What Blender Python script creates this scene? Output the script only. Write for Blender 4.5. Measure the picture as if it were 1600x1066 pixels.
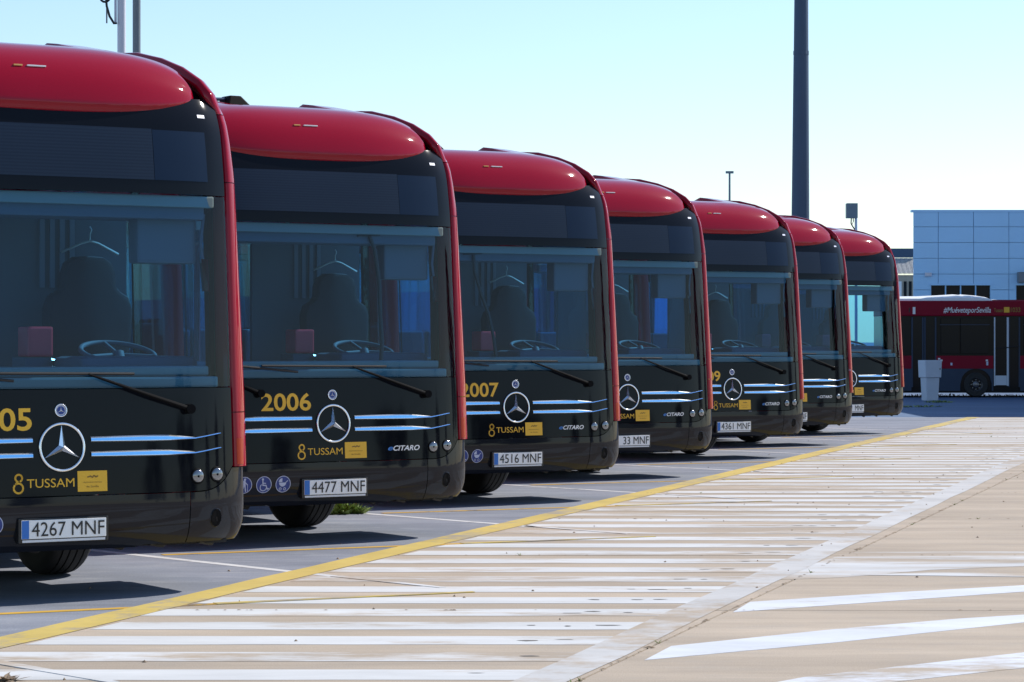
import bpy, bmesh, math, random
from mathutils import Vector, Matrix
R = math.radians
random.seed(7)
scene = bpy.context.scene
for o in list(bpy.data.objects):
    bpy.data.objects.remove(o)
col = scene.collection

# ------------------------------------------------------------------ camera, sky, sun
F_PX, EYE, HOR = 4150.0, 1.56, 531.0           # focal length (photo pixels), eye height, horizon row
cam_d = bpy.data.cameras.new('camera')
cam_d.sensor_width = 36.0
cam_d.lens = F_PX / 1600 * 36.0
cam_d.shift_y = -(533 - HOR) / 1600
cam_d.clip_end = 3000
cam = bpy.data.objects.new('camera', cam_d)
col.objects.link(cam)
cam.location = (0, 0, EYE)
cam.rotation_euler = (R(90), 0, 0)
scene.camera = cam

SUN_AZ, SUN_EL = R(34), R(41)                  # azimuth measured from +X towards +Y
to_sun = Vector((math.cos(SUN_AZ) * math.cos(SUN_EL), math.sin(SUN_AZ) * math.cos(SUN_EL), math.sin(SUN_EL)))
world = bpy.data.worlds.new('World')
scene.world = world
world.use_nodes = True
wn = world.node_tree
sky = wn.nodes.new('ShaderNodeTexSky')
sky.sky_type = 'NISHITA'
sky.sun_disc = False
sky.sun_elevation = SUN_EL
sky.sun_rotation = math.pi / 2 - SUN_AZ
sky.air_density = 1.0
sky.dust_density = 0.3
sky.ozone_density = 3.0
tint = wn.nodes.new('ShaderNodeMix'); tint.data_type = 'RGBA'; tint.blend_type = 'MULTIPLY'
tint.inputs['Factor'].default_value = 1.0
tint.inputs['B'].default_value = (0.96, 0.99, 1.01, 1)          # the clear, slightly cyan air of the photograph
wn.links.new(sky.outputs[0], tint.inputs['A'])
wn.links.new(tint.outputs['Result'], wn.nodes['Background'].inputs[0])
wn.nodes['Background'].inputs[1].default_value = 0.133
sun_d = bpy.data.lights.new('sun', 'SUN')
sun_d.energy = 4.6
sun_d.angle = R(0.5)
sun_d.color = (1.0, 0.95, 0.87)
sun = bpy.data.objects.new('sun', sun_d)
col.objects.link(sun)
sun.rotation_euler = to_sun.to_track_quat('Z', 'Y').to_euler()
scene.view_settings.view_transform = 'Standard'
scene.view_settings.look = 'None'
scene.view_settings.gamma = 1.0
scene.view_settings.exposure = 0.35
scene.cycles.max_bounces = 10
scene.cycles.transparent_max_bounces = 16
scene.cycles.glossy_bounces = 5
scene.cycles.caustics_reflective = False
scene.cycles.caustics_refractive = False

# ------------------------------------------------------------------ materials
MATS = {}
def mat(name, rgb, rough=0.5, metal=0.0, coat=0.0, noise=0.0, nscale=6.0, bump=0.0, bscale=80.0, spec=0.5, emit=None):
    m = bpy.data.materials.new(name); m.use_nodes = True
    nt = m.node_tree; p = nt.nodes['Principled BSDF']
    p.inputs['Base Color'].default_value = (*rgb, 1)
    p.inputs['Roughness'].default_value = rough
    p.inputs['Metallic'].default_value = metal
    p.inputs['Specular IOR Level'].default_value = spec
    if coat:
        p.inputs['Coat Weight'].default_value = coat
        p.inputs['Coat Roughness'].default_value = 0.04
    tc = nt.nodes.new('ShaderNodeTexCoord')
    if noise:
        n = nt.nodes.new('ShaderNodeTexNoise'); n.inputs['Scale'].default_value = nscale
        n.inputs['Detail'].default_value = 6
        nt.links.new(tc.outputs['Object'], n.inputs['Vector'])
        r = nt.nodes.new('ShaderNodeMapRange')
        r.inputs[3].default_value = 1 - noise; r.inputs[4].default_value = 1 + noise
        nt.links.new(n.outputs[0], r.inputs[0])
        mx = nt.nodes.new('ShaderNodeVectorMath'); mx.operation = 'SCALE'
        mx.inputs[0].default_value = rgb
        nt.links.new(r.outputs[0], mx.inputs['Scale'])
        nt.links.new(mx.outputs[0], p.inputs['Base Color'])
        rr = nt.nodes.new('ShaderNodeMapRange')
        rr.inputs[3].default_value = max(0.02, rough - 0.06); rr.inputs[4].default_value = min(1, rough + 0.10)
        nt.links.new(n.outputs[0], rr.inputs[0])
        nt.links.new(rr.outputs[0], p.inputs['Roughness'])
    if bump:
        n2 = nt.nodes.new('ShaderNodeTexNoise'); n2.inputs['Scale'].default_value = bscale
        n2.inputs['Detail'].default_value = 4
        nt.links.new(tc.outputs['Object'], n2.inputs['Vector'])
        b = nt.nodes.new('ShaderNodeBump'); b.inputs['Strength'].default_value = bump; b.inputs['Distance'].default_value = 0.01
        nt.links.new(n2.outputs[0], b.inputs['Height'])
        nt.links.new(b.outputs[0], p.inputs['Normal'])
    if emit:
        p.inputs['Emission Color'].default_value = (*emit[:3], 1); p.inputs['Emission Strength'].default_value = emit[3]
    MATS[name] = m
    return m

def glass(name, tint, refl=0.06, rough=0.0):
    m = bpy.data.materials.new(name); m.use_nodes = True
    nt = m.node_tree; nt.nodes.remove(nt.nodes['Principled BSDF'])
    out = nt.nodes['Material Output']
    tr = nt.nodes.new('ShaderNodeBsdfTransparent'); tr.inputs[0].default_value = (*tint, 1)
    gl = nt.nodes.new('ShaderNodeBsdfGlossy'); gl.inputs['Roughness'].default_value = rough
    gl.inputs[0].default_value = (1, 1, 1, 1)
    lw = nt.nodes.new('ShaderNodeLayerWeight'); lw.inputs[0].default_value = 0.5
    pw = nt.nodes.new('ShaderNodeMath'); pw.operation = 'POWER'; pw.inputs[1].default_value = 5.0
    mr = nt.nodes.new('ShaderNodeMapRange'); mr.inputs[3].default_value = refl; mr.inputs[4].default_value = 1.0
    mix = nt.nodes.new('ShaderNodeMixShader')
    nt.links.new(lw.outputs['Facing'], pw.inputs[0]); nt.links.new(pw.outputs[0], mr.inputs[0])
    nt.links.new(mr.outputs[0], mix.inputs[0]); nt.links.new(tr.outputs[0], mix.inputs[1]); nt.links.new(gl.outputs[0], mix.inputs[2])
    nt.links.new(mix.outputs[0], out.inputs[0])
    MATS[name] = m
    return m

def worn(name, paint, under, wear=0.5, scale=3.0, stretch=(1, 1, 1), rough=0.75):
    """paint on pavement: broken up by noise so that the pavement colour shows through, with dirt"""
    m = bpy.data.materials.new(name); m.use_nodes = True
    nt = m.node_tree; p = nt.nodes['Principled BSDF']; p.inputs['Roughness'].default_value = rough
    p.inputs['Specular IOR Level'].default_value = 0.3
    g = nt.nodes.new('ShaderNodeNewGeometry')
    mp = nt.nodes.new('ShaderNodeMapping'); mp.inputs['Scale'].default_value = stretch
    nt.links.new(g.outputs['Position'], mp.inputs[0])
    a = nt.nodes.new('ShaderNodeTexNoise'); a.inputs['Scale'].default_value = scale; a.inputs['Detail'].default_value = 9; a.inputs['Roughness'].default_value = 0.72
    b = nt.nodes.new('ShaderNodeTexNoise'); b.inputs['Scale'].default_value = 0.45; b.inputs['Detail'].default_value = 4
    nt.links.new(mp.outputs[0], a.inputs[0]); nt.links.new(mp.outputs[0], b.inputs[0])
    ad = nt.nodes.new('ShaderNodeMath'); ad.operation = 'ADD'
    nt.links.new(a.outputs[0], ad.inputs[0]); nt.links.new(b.outputs[0], ad.inputs[1])
    r = nt.nodes.new('ShaderNodeMapRange'); r.inputs[1].default_value = 0.98 + (0.5 - wear) * 0.5 + 0.03
    r.inputs[2].default_value = r.inputs[1].default_value + 0.17
    nt.links.new(ad.outputs[0], r.inputs[0])
    mx = nt.nodes.new('ShaderNodeMix'); mx.data_type = 'RGBA'
    mx.inputs['A'].default_value = (*paint, 1); mx.inputs['B'].default_value = (*under, 1)
    nt.links.new(r.outputs[0], mx.inputs['Factor'])
    c = nt.nodes.new('ShaderNodeTexNoise'); c.inputs['Scale'].default_value = 1.3; c.inputs['Detail'].default_value = 8; c.inputs['Roughness'].default_value = 0.7
    nt.links.new(mp.outputs[0], c.inputs[0])
    r2 = nt.nodes.new('ShaderNodeMapRange'); r2.inputs[1].default_value = 0.3; r2.inputs[2].default_value = 0.75; r2.inputs[3].default_value = 0.76; r2.inputs[4].default_value = 1.06
    nt.links.new(c.outputs[0], r2.inputs[0])
    sc = nt.nodes.new('ShaderNodeVectorMath'); sc.operation = 'SCALE'
    nt.links.new(mx.outputs['Result'], sc.inputs[0]); nt.links.new(r2.outputs[0], sc.inputs['Scale'])
    nt.links.new(sc.outputs[0], p.inputs['Base Color'])
    MATS[name] = m
    return m

def pavement(name, c1, c2, c3, streak=(1, 1, 1), grain=140.0, bump=0.25, rough=0.85):
    m = bpy.data.materials.new(name); m.use_nodes = True
    nt = m.node_tree; p = nt.nodes['Principled BSDF']; p.inputs['Roughness'].default_value = rough
    p.inputs['Specular IOR Level'].default_value = 0.3
    g = nt.nodes.new('ShaderNodeNewGeometry')
    mp = nt.nodes.new('ShaderNodeMapping'); mp.inputs['Scale'].default_value = streak
    nt.links.new(g.outputs['Position'], mp.inputs[0])
    n1 = nt.nodes.new('ShaderNodeTexNoise'); n1.inputs['Scale'].default_value = 0.6; n1.inputs['Detail'].default_value = 8; n1.inputs['Roughness'].default_value = 0.65
    n2 = nt.nodes.new('ShaderNodeTexNoise'); n2.inputs['Scale'].default_value = grain; n2.inputs['Detail'].default_value = 2
    n3 = nt.nodes.new('ShaderNodeTexNoise'); n3.inputs['Scale'].default_value = 3.1; n3.inputs['Detail'].default_value = 9; n3.inputs['Roughness'].default_value = 0.75
    nt.links.new(mp.outputs[0], n1.inputs[0]); nt.links.new(g.outputs['Position'], n2.inputs[0]); nt.links.new(mp.outputs[0], n3.inputs[0])
    cr = nt.nodes.new('ShaderNodeValToRGB')
    cr.color_ramp.elements[0].position = 0.32; cr.color_ramp.elements[0].color = (*c1, 1)
    cr.color_ramp.elements[1].position = 0.68; cr.color_ramp.elements[1].color = (*c2, 1)
    nt.links.new(n1.outputs[0], cr.inputs[0])
    mx = nt.nodes.new('ShaderNodeMix'); mx.data_type = 'RGBA'
    mr = nt.nodes.new('ShaderNodeMapRange'); mr.inputs[1].default_value = 0.50; mr.inputs[2].default_value = 0.78; mr.inputs[4].default_value = 0.7
    nt.links.new(n3.outputs[0], mr.inputs[0])
    nt.links.new(mr.outputs[0], mx.inputs['Factor']); nt.links.new(cr.outputs[0], mx.inputs['A']); mx.inputs['B'].default_value = (*c3, 1)
    mr2 = nt.nodes.new('ShaderNodeMapRange'); mr2.inputs[1].default_value = 0.25; mr2.inputs[2].default_value = 0.75; mr2.inputs[3].default_value = 0.78; mr2.inputs[4].default_value = 1.2
    nt.links.new(n2.outputs[0], mr2.inputs[0])
    sc = nt.nodes.new('ShaderNodeVectorMath'); sc.operation = 'SCALE'
    nt.links.new(mx.outputs['Result'], sc.inputs[0]); nt.links.new(mr2.outputs[0], sc.inputs['Scale'])
    nt.links.new(sc.outputs[0], p.inputs['Base Color'])
    mp4 = nt.nodes.new('ShaderNodeMapping'); mp4.inputs['Scale'].default_value = (0.28, 1.9, 1); nt.links.new(g.outputs['Position'], mp4.inputs[0])
    n4 = nt.nodes.new('ShaderNodeTexNoise'); n4.inputs['Scale'].default_value = 0.8; n4.inputs['Detail'].default_value = 7; n4.inputs['Roughness'].default_value = 0.7
    nt.links.new(mp4.outputs[0], n4.inputs[0])
    mr4 = nt.nodes.new('ShaderNodeMapRange'); mr4.inputs[1].default_value = 0.3; mr4.inputs[2].default_value = 0.7; mr4.inputs[3].default_value = 0.76; mr4.inputs[4].default_value = 1.14
    nt.links.new(n4.outputs[0], mr4.inputs[0])
    sc4 = nt.nodes.new('ShaderNodeVectorMath'); sc4.operation = 'SCALE'
    nt.links.new(sc.outputs[0], sc4.inputs[0]); nt.links.new(mr4.outputs[0], sc4.inputs['Scale'])
    nt.links.new(sc4.outputs[0], p.inputs['Base Color'])
    b = nt.nodes.new('ShaderNodeBump'); b.inputs['Strength'].default_value = bump; b.inputs['Distance'].default_value = 0.006
    nt.links.new(n2.outputs[0], b.inputs['Height']); nt.links.new(b.outputs[0], p.inputs['Normal'])
    MATS[name] = m
    return m

CONC = (0.43, 0.352, 0.272)
pavement('concrete', (0.38, 0.312, 0.242), (0.46, 0.378, 0.295), (0.33, 0.295, 0.26), streak=(0.55, 1.6, 1))
pavement('asphalt', (0.17, 0.185, 0.225), (0.25, 0.265, 0.31), (0.38, 0.385, 0.40), streak=(0.6, 1.5, 1), grain=90)
pavement('shade_blue_asphalt', (0.085, 0.14, 0.235), (0.12, 0.18, 0.29), (0.17, 0.20, 0.25), streak=(0.25, 1.2, 1), grain=60)  # bluish asphalt, with the blue of the far shade put into its colour
pavement('earth', (0.24, 0.20, 0.15), (0.33, 0.28, 0.21), (0.2, 0.19, 0.12))
worn('white_paint', (0.62, 0.622, 0.62), CONC, 0.51, 2.2, (0.5, 1.6, 1))
worn('grey_white_paint', (0.54, 0.53, 0.52), CONC, 0.55, 2.5, (0.8, 1.2, 1))
worn('fresh_white', (0.65, 0.67, 0.71), CONC, 0.42, 3, (0.6, 1.4, 1))
worn('yellow_paint', (0.60, 0.45, 0.13), (0.36, 0.31, 0.24), 0.53, 4.0)
worn('thin_yellow', (0.62, 0.36, 0.05), (0.13, 0.13, 0.14), 0.45, 5.0)
worn('bay_white', (0.62, 0.62, 0.62), (0.13, 0.13, 0.14), 0.46, 5.0)
worn('faded_white', (0.60, 0.60, 0.60), CONC, 0.58, 1.4, (0.35, 1.8, 1))
mat('joint', (0.10, 0.085, 0.065), 0.95, noise=0.4, nscale=3)
mat('tar', (0.11, 0.10, 0.09), 0.8, noise=0.3)

mat('red_paint', (0.27, 0.001, 0.014), 0.5, coat=0.9, spec=0.0)
MATS['red_paint'].node_tree.nodes['Principled BSDF'].inputs['Coat IOR'].default_value = 1.42
mat('black_gloss', (0.005, 0.006, 0.009), 0.05, spec=0.16)
mat('bumper_grey', (0.011, 0.013, 0.019), 0.5, coat=0.55, spec=0.0)
mat('black_plastic', (0.005, 0.005, 0.006), 0.6, spec=0.06)
mat('underbody', (0.015, 0.015, 0.016), 0.8, noise=0.4)
mat('chrome', (0.85, 0.87, 0.90), 0.22, metal=1.0)
mat('blue_chrome', (0.22, 0.52, 0.95), 0.16, metal=0.9)
mat('display', (0.020, 0.032, 0.058), 0.3, spec=0.2)
mat('display_end', (0.008, 0.020, 0.046), 0.3, spec=0.12)
mat('gold', (0.80, 0.45, 0.025), 0.45)
mat('gold_dark', (0.25, 0.14, 0.02), 0.5)
mat('plate_white', (0.88, 0.88, 0.88), 0.35)
mat('plate_blue', (0.02, 0.16, 0.55), 0.35)
mat('plate_black', (0.012, 0.012, 0.013), 0.4)
mat('icon_blue', (0.015, 0.045, 0.24), 0.35)
mat('icon_white', (0.50, 0.54, 0.70), 0.4)
mat('letter_white', (0.70, 0.71, 0.74), 0.35)
mat('letter_blue', (0.03, 0.16, 0.50), 0.35)
mat('lens', (0.20, 0.21, 0.23), 0.10, metal=0.75, coat=1.0)
mat('indicator', (0.30, 0.022, 0.002), 0.3, coat=0.2, spec=0.2)
mat('dash_white', (0.85, 0.85, 0.85), 0.15, coat=1.0)
mat('dash_amber', (0.80, 0.42, 0.10), 0.2, coat=1.0)
mat('rubber', (0.018, 0.018, 0.019), 0.75, noise=0.3, nscale=9)
mat('rim', (0.16, 0.16, 0.17), 0.35, metal=0.8)
mat('interior_dark', (0.07, 0.095, 0.125), 0.7)
mat('seat_fabric', (0.018, 0.022, 0.034), 0.85)
mat('interior_grey', (0.16, 0.19, 0.23), 0.6)
mat('interior_light', (0.36, 0.40, 0.42), 0.55)
mat('ledge', (0.13, 0.18, 0.17), 0.35, spec=0.6)
mat('blind', (0.19, 0.23, 0.22), 0.8)
mat('red_plastic', (0.75, 0.05, 0.07), 0.4)
mat('monitor_shell', (0.085, 0.10, 0.12), 0.6)
mat('partition_grey', (0.10, 0.12, 0.145), 0.6)
mat('mirror', (0.85, 0.88, 0.9), 0.08, metal=1.0)
mat('hanger_metal', (0.45, 0.44, 0.42), 0.4, metal=0.6)
mat('blue_seat', (0.03, 0.13, 0.22), 0.8)
glass('windscreen_glass', (0.46, 0.76, 1.0), 0.024)
glass('side_glass', (0.58, 0.84, 0.95), 0.05)
mat('mast_paint', (0.040, 0.075, 0.135), 0.5, metal=0.2, noise=0.15, nscale=2)
mat('pole_grey', (0.16, 0.19, 0.22), 0.5, noise=0.15, nscale=2)
mat('pole_white', (0.62, 0.63, 0.70), 0.4)
mat('panel_blue', (0.42, 0.70, 0.96), 0.5, metal=0.1, noise=0.06, nscale=1.2)
mat('panel_joint', (0.34, 0.60, 0.84), 0.7)
mat('window_dark', (0.010, 0.013, 0.017), 0.10, spec=0.10)
mat('old_red', (0.22, 0.004, 0.022), 0.4, spec=0.12, noise=0.15, nscale=2)
mat('old_grey', (0.040, 0.058, 0.095), 0.5, spec=0.15, noise=0.2, nscale=3)
mat('white_shell', (0.78, 0.79, 0.80), 0.45, noise=0.06)
mat('cabinet', (0.52, 0.58, 0.66), 0.5, noise=0.10, nscale=5)
mat('corrugated', (0.62, 0.62, 0.62), 0.5, noise=0.15)
mat('wall_tan', (0.45, 0.38, 0.30), 0.8, noise=0.2)
mat('foliage', (0.20, 0.27, 0.06), 0.6, noise=0.5, nscale=4)
mat('dark_foliage', (0.035, 0.055, 0.018), 0.7, noise=0.5, nscale=1.5)
mat('dry_leaf', (0.24, 0.17, 0.11), 0.8, noise=0.4, nscale=20)
mat('bark', (0.10, 0.075, 0.05), 0.9, noise=0.4)
mat('cable', (0.010, 0.010, 0.011), 0.5)
# display: fine horizontal LED rows
def led_rows():
    m = MATS['display']; nt = m.node_tree; p = nt.nodes['Principled BSDF']
    tc = nt.nodes.new('ShaderNodeTexCoord'); w = nt.nodes.new('ShaderNodeTexWave')
    w.wave_type = 'BANDS'; w.bands_direction = 'Z'; w.inputs['Scale'].default_value = 16
    nt.links.new(tc.outputs['Object'], w.inputs[0])
    mx = nt.nodes.new('ShaderNodeMix'); mx.data_type = 'RGBA'
    mx.inputs['A'].default_value = (0.011, 0.020, 0.040, 1); mx.inputs['B'].default_value = (0.015, 0.027, 0.050, 1)
    nt.links.new(w.outputs[0], mx.inputs['Factor']); nt.links.new(mx.outputs['Result'], p.inputs['Base Color'])
led_rows()

# ------------------------------------------------------------------ mesh helpers
class MB:
    def __init__(s): s.v = []; s.f = []
    def add(s, vs, fs):
        k = len(s.v); s.v += [tuple(p) for p in vs]; s.f += [tuple(i + k for i in f) for f in fs]; return s
    def box(s, x0, x1, y0, y1, z0, z1):
        return s.add([(x0, y0, z0), (x1, y0, z0), (x1, y1, z0), (x0, y1, z0), (x0, y0, z1), (x1, y0, z1), (x1, y1, z1), (x0, y1, z1)],
                     [(3, 2, 1, 0), (4, 5, 6, 7), (0, 1, 5, 4), (1, 2, 6, 5), (2, 3, 7, 6), (3, 0, 4, 7)])
    def grid(s, rows, close=False, flip=False):
        n = len(rows[0]); vs = [p for r in rows for p in r]; fs = []
        for i in range(len(rows) - 1):
            for j in range(n if close else n - 1):
                a, b = i * n + j, i * n + (j + 1) % n
                q = (a, b, b + n, a + n)
                fs.append(q[::-1] if flip else q)
        return s.add(vs, fs)
    def tube(s, pts, r, seg=8, cap=True):
        pts = [Vector(p) for p in pts]; rings = []
        for i, p in enumerate(pts):
            d = (pts[min(i + 1, len(pts) - 1)] - pts[max(i - 1, 0)]).normalized()
            a = Vector((0, 0, 1)) if abs(d.z) < 0.9 else Vector((1, 0, 0))
            u = d.cross(a).normalized(); w = d.cross(u)
            rr = r[i] if isinstance(r, (list, tuple)) else r
            rings.append([p + (u * math.cos(2 * math.pi * k / seg) + w * math.sin(2 * math.pi * k / seg)) * rr for k in range(seg)])
        s.grid(rings, close=True)
        if cap:
            s.add(rings[0], [tuple(range(seg))]); s.add(rings[-1], [tuple(range(seg))[::-1]])
        return s
    def lathe_x(s, prof, seg=40, x0=0.0, cy=0.0, cz=0.0):
        """prof: (x, radius) pairs turned about the X axis"""
        rows = [[(x0 + x, cy + r * math.cos(2 * math.pi * k / seg), cz + r * math.sin(2 * math.pi * k / seg)) for k in range(seg)] for x, r in prof]
        return s.grid(rows, close=True)
    def prism(s, poly, z0, z1):
        """poly in XY, counter-clockwise, extruded along Z"""
        n = len(poly)
        return s.add([(x, y, z0) for x, y in poly] + [(x, y, z1) for x, y in poly],
                     [tuple(range(n))[::-1], tuple(range(n, 2 * n))] + [(i, (i + 1) % n, n + (i + 1) % n, n + i) for i in range(n)])
    def mesh(s, name, material, smooth=False, bevel=0.0, weld=False):
        me = bpy.data.meshes.new(name); me.from_pydata(s.v, [], s.f); me.update()
        if bevel or weld:
            bm = bmesh.new(); bm.from_mesh(me)
            if weld: bmesh.ops.remove_doubles(bm, verts=bm.verts, dist=1e-5)
            if bevel:
                es = [e for e in bm.edges if len(e.link_faces) == 2 and e.calc_face_angle(0) > 0.5]
                bmesh.ops.bevel(bm, geom=es, offset=bevel, segments=2, affect='EDGES', profile=0.6)
            bm.to_mesh(me); bm.free()
        me.materials.append(MATS[material])
        if smooth:
            me.polygons.foreach_set('use_smooth', [True] * len(me.polygons))
            if smooth != 'all':
                bm = bmesh.new(); bm.from_mesh(me)
                for e in bm.edges:
                    e.smooth = not (len(e.link_faces) == 2 and e.calc_face_angle(0) > R(38))
                bm.to_mesh(me); bm.free()
        return me
    def build(s, name, material, parent=None, smooth=False, bevel=0.0, weld=False):
        me = s.mesh(name, material, smooth, bevel, weld)
        return link(name, me, parent)

def link(name, me, parent=None):
    o = bpy.data.objects.new(name, me); col.objects.link(o)
    if parent: o.parent = parent
    return o
def empty(name, loc=(0, 0, 0), rz=0.0):
    o = bpy.data.objects.new(name, None); o.empty_display_size = 0.2; col.objects.link(o)
    o.location = loc; o.rotation_euler = (0, 0, rz); return o
def tag(o, label=None, cat=None, group=None, kind=None):
    if label: o['label'] = label
    if cat: o['category'] = cat
    if group: o['group'] = group
    if kind: o['kind'] = kind
    return o
def copy_tree(o, parent=None):
    c = o.copy(); col.objects.link(c); c.parent = parent
    for ch in list(o.children): copy_tree(ch, c)
    return c
def g(px, py):
    D = F_PX * EYE / (py - HOR); return ((px - 800) * D / F_PX, D)
def at(px, py, D):
    return ((px - 800) * D / F_PX, D, EYE + (HOR - py) * D / F_PX)

_txt = {}
def text_geo(body, bold=0.0, shear=0.0):
    """outline mesh of a word, normalised to a unit box"""
    k = (body, bold, shear)
    if k in _txt: return _txt[k]
    c = bpy.data.curves.new('lettering', 'FONT'); c.body = body; c.size = 1.0; c.offset = bold; c.shear = shear; c.resolution_u = 4
    o = bpy.data.objects.new('lettering', c); col.objects.link(o)
    dg = bpy.context.evaluated_depsgraph_get(); dg.update()
    me = bpy.data.meshes.new_from_object(o.evaluated_get(dg))
    vs = [v.co.copy() for v in me.vertices]; fs = [tuple(p.vertices) for p in me.polygons]
    bpy.data.objects.remove(o); bpy.data.curves.remove(c); bpy.data.meshes.remove(me)
    x0 = min(v.x for v in vs); x1 = max(v.x for v in vs); y0 = min(v.y for v in vs); y1 = max(v.y for v in vs)
    _txt[k] = ([((v.x - x0) / (x1 - x0), (v.y - y0) / (y1 - y0)) for v in vs], fs)
    return _txt[k]

# ------------------------------------------------------------------ ground
ROW = Vector((1.368, 4.62))                      # step from one parked bus to the next
def xl(D): return -2.63 + 0.2994 * (D - 13.66)   # middle of the wide yellow line
def xr(D): return 0.26 + 0.2888 * (D - 12.55)    # middle of the worn white edge line
def xj(D): return xr(D) + 0.16 + 0.010 * (D - 12)  # long joint in the concrete
ground = MB().add([(-700, -300, -0.035), (900, -300, -0.035), (900, 1500, -0.035), (-700, 1500, -0.035)], [(0, 1, 2, 3)]).build('ground', 'joint')
tag(ground, kind='structure')
far = MB().add([(-700, 53.6, -0.004), (900, 53.6, -0.004), (900, 1500, -0.004), (-700, 1500, -0.004)], [(0, 1, 2, 3)]).build('far_yard', 'shade_blue_asphalt')  # starts at the canopy's shade edge, so the painted blue deepens that shade
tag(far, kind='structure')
pav = MB().add([(60, -60, -0.02), (400, -60, -0.02), (400, 56.4, -0.02), (60, 56.4, -0.02)], [(0, 1, 2, 3)]).build('pavement', 'concrete')
tag(pav, kind='structure')
def sheet(name, poly, z, material, parent=None):
    a = sum(poly[i][0] * poly[(i + 1) % len(poly)][1] - poly[(i + 1) % len(poly)][0] * poly[i][1] for i in range(len(poly)))
    return MB().prism(poly if a > 0 else poly[::-1], -0.01, z).build(name, material, parent)
rows = [-12 + 3.9 * i for i in range(18)]
rows = [r for r in rows if r < 53]
rows.append(53.5)
cols_ = [lambda D: xl(D) - 0.10, xj, lambda D: xj(D) + 4.6, lambda D: xj(D) + 9.2, lambda D: xj(D) + 13.8, lambda D: 60.0]
for i in range(len(rows) - 1):
    a, b = rows[i] + 0.006, rows[i + 1] - 0.006
    for j in range(5):
        e = 0.007
        dz = 0.0
        poly = [(cols_[j](a) + e, a), (cols_[j + 1](a) - e, a), (cols_[j + 1](b) - e, b), (cols_[j](b) + e, b)]
        MB().prism(poly, -0.034, dz).build('slab', 'concrete', pav)
asphalt = MB().prism([(-90, -20), (xl(-20) - 0.10, -20), (xl(53.5) - 0.10, 53.5), (-90, 53.5)], -0.03, 0.0).build('asphalt_yard', 'asphalt')
tag(asphalt, kind='structure')

def band(name, fx, D0, D1, w, z, material, n=30, parent=None, wob=0.0):
    rows_ = []
    for i in range(n + 1):
        D = D0 + (D1 - D0) * i / n; x = fx(D)
        rows_.append([(x - w / 2 + random.uniform(-wob, wob), D, z), (x + w / 2 + random.uniform(-wob, wob), D, z)])
    return MB().grid(rows_).build(name, material, parent)
yl = band('yellow_line', xl, 3, 53.5, 0.255, 0.0032, 'yellow_paint', 60, wob=0.012); tag(yl, kind='structure')
el = band('edge_line', xr, 3, 53.5, 0.26, 0.0032, 'grey_white_paint', 50, wob=0.012); tag(el, kind='structure')
marks = MB()
D = 12.36 - 0.706 * 9
k = 0
while D < 53.3:
    w = 0.385
    a, b = D - w / 2, D + w / 2
    jl = random.uniform(-0.02, 0.03)
    n = 7; lo, hi = [], []
    for q in range(n + 1):
        t = q / n
        xa = (xl(a) + 0.145 + jl) * (1 - t) + (xr(a) - 0.12) * t
        xb = (xl(b) + 0.145 + jl) * (1 - t) + (xr(b) - 0.12) * t
        lo.append((xa, a + random.uniform(-.008, .008), 0.0016)); hi.append((xb, b + random.uniform(-.008, .008), 0.0016))
    MB().grid([lo, hi]).build('stripe', 'white_paint', el)
    if D > 11 and D < 40:
        for c in range(random.choice((1, 2, 2, 3))):
            cx = xr(D) - 0.35 - 0.17 * c + random.uniform(-.05, .05); cy = D + random.uniform(-.05, .06)
            m_ = random.randint(7, 9); L = random.uniform(.02, .075); Wd = random.uniform(.008, .026)
            marks.add([(cx + L * math.cos(6.283 * i / m_) * random.uniform(.6, 1.3), cy + Wd * math.sin(6.283 * i / m_) * random.uniform(.5, 1.3), 0.003) for i in range(m_)], [tuple(range(m_))])
    D += 0.706; k += 1
mk = marks.build('tar_mark', 'tar', el); mk['kind'] = 'stuff'
# slanted bars and faded paint on the concrete to the right
def poly_px(name, pts, z, material, parent=None):
    return sheet(name, [g(*p) for p in pts][::-1], z, material, parent)
bars = poly_px('slanted_bar_marking', [(1145, 957), (1172, 941), (1400, 926), (1600, 915), (1800, 905), (1800, 915), (1600, 925), (1400, 939)], 0.002, 'fresh_white'); tag(bars, kind='structure')
poly_px('bar', [(1007, 1032), (1049, 1010), (1300, 984), (1500, 967), (1600, 961), (1800, 946), (1800, 958), (1600, 973), (1300, 1005)], 0.002, 'fresh_white', bars)
poly_px('bar', [(1205, 1068), (1260, 1058), (1600, 1020), (1800, 1000), (1800, 1022), (1600, 1044), (1380, 1068), (1150, 1100)], 0.002, 'fresh_white', bars)
fd = poly_px('faded_paint', [(1212, 906), (1262, 884), (1330, 863), (1600, 862), (1800, 862), (1800, 884), (1600, 885), (1450, 891), (1360, 899), (1290, 904)], 0.0016, 'faded_white'); tag(fd, kind='structure')
poly_px('line', [(1330, 899), (1450, 895), (1800, 899), (1800, 905), (1600, 902), (1450, 900)], 0.0030, 'faded_white', fd)
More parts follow.
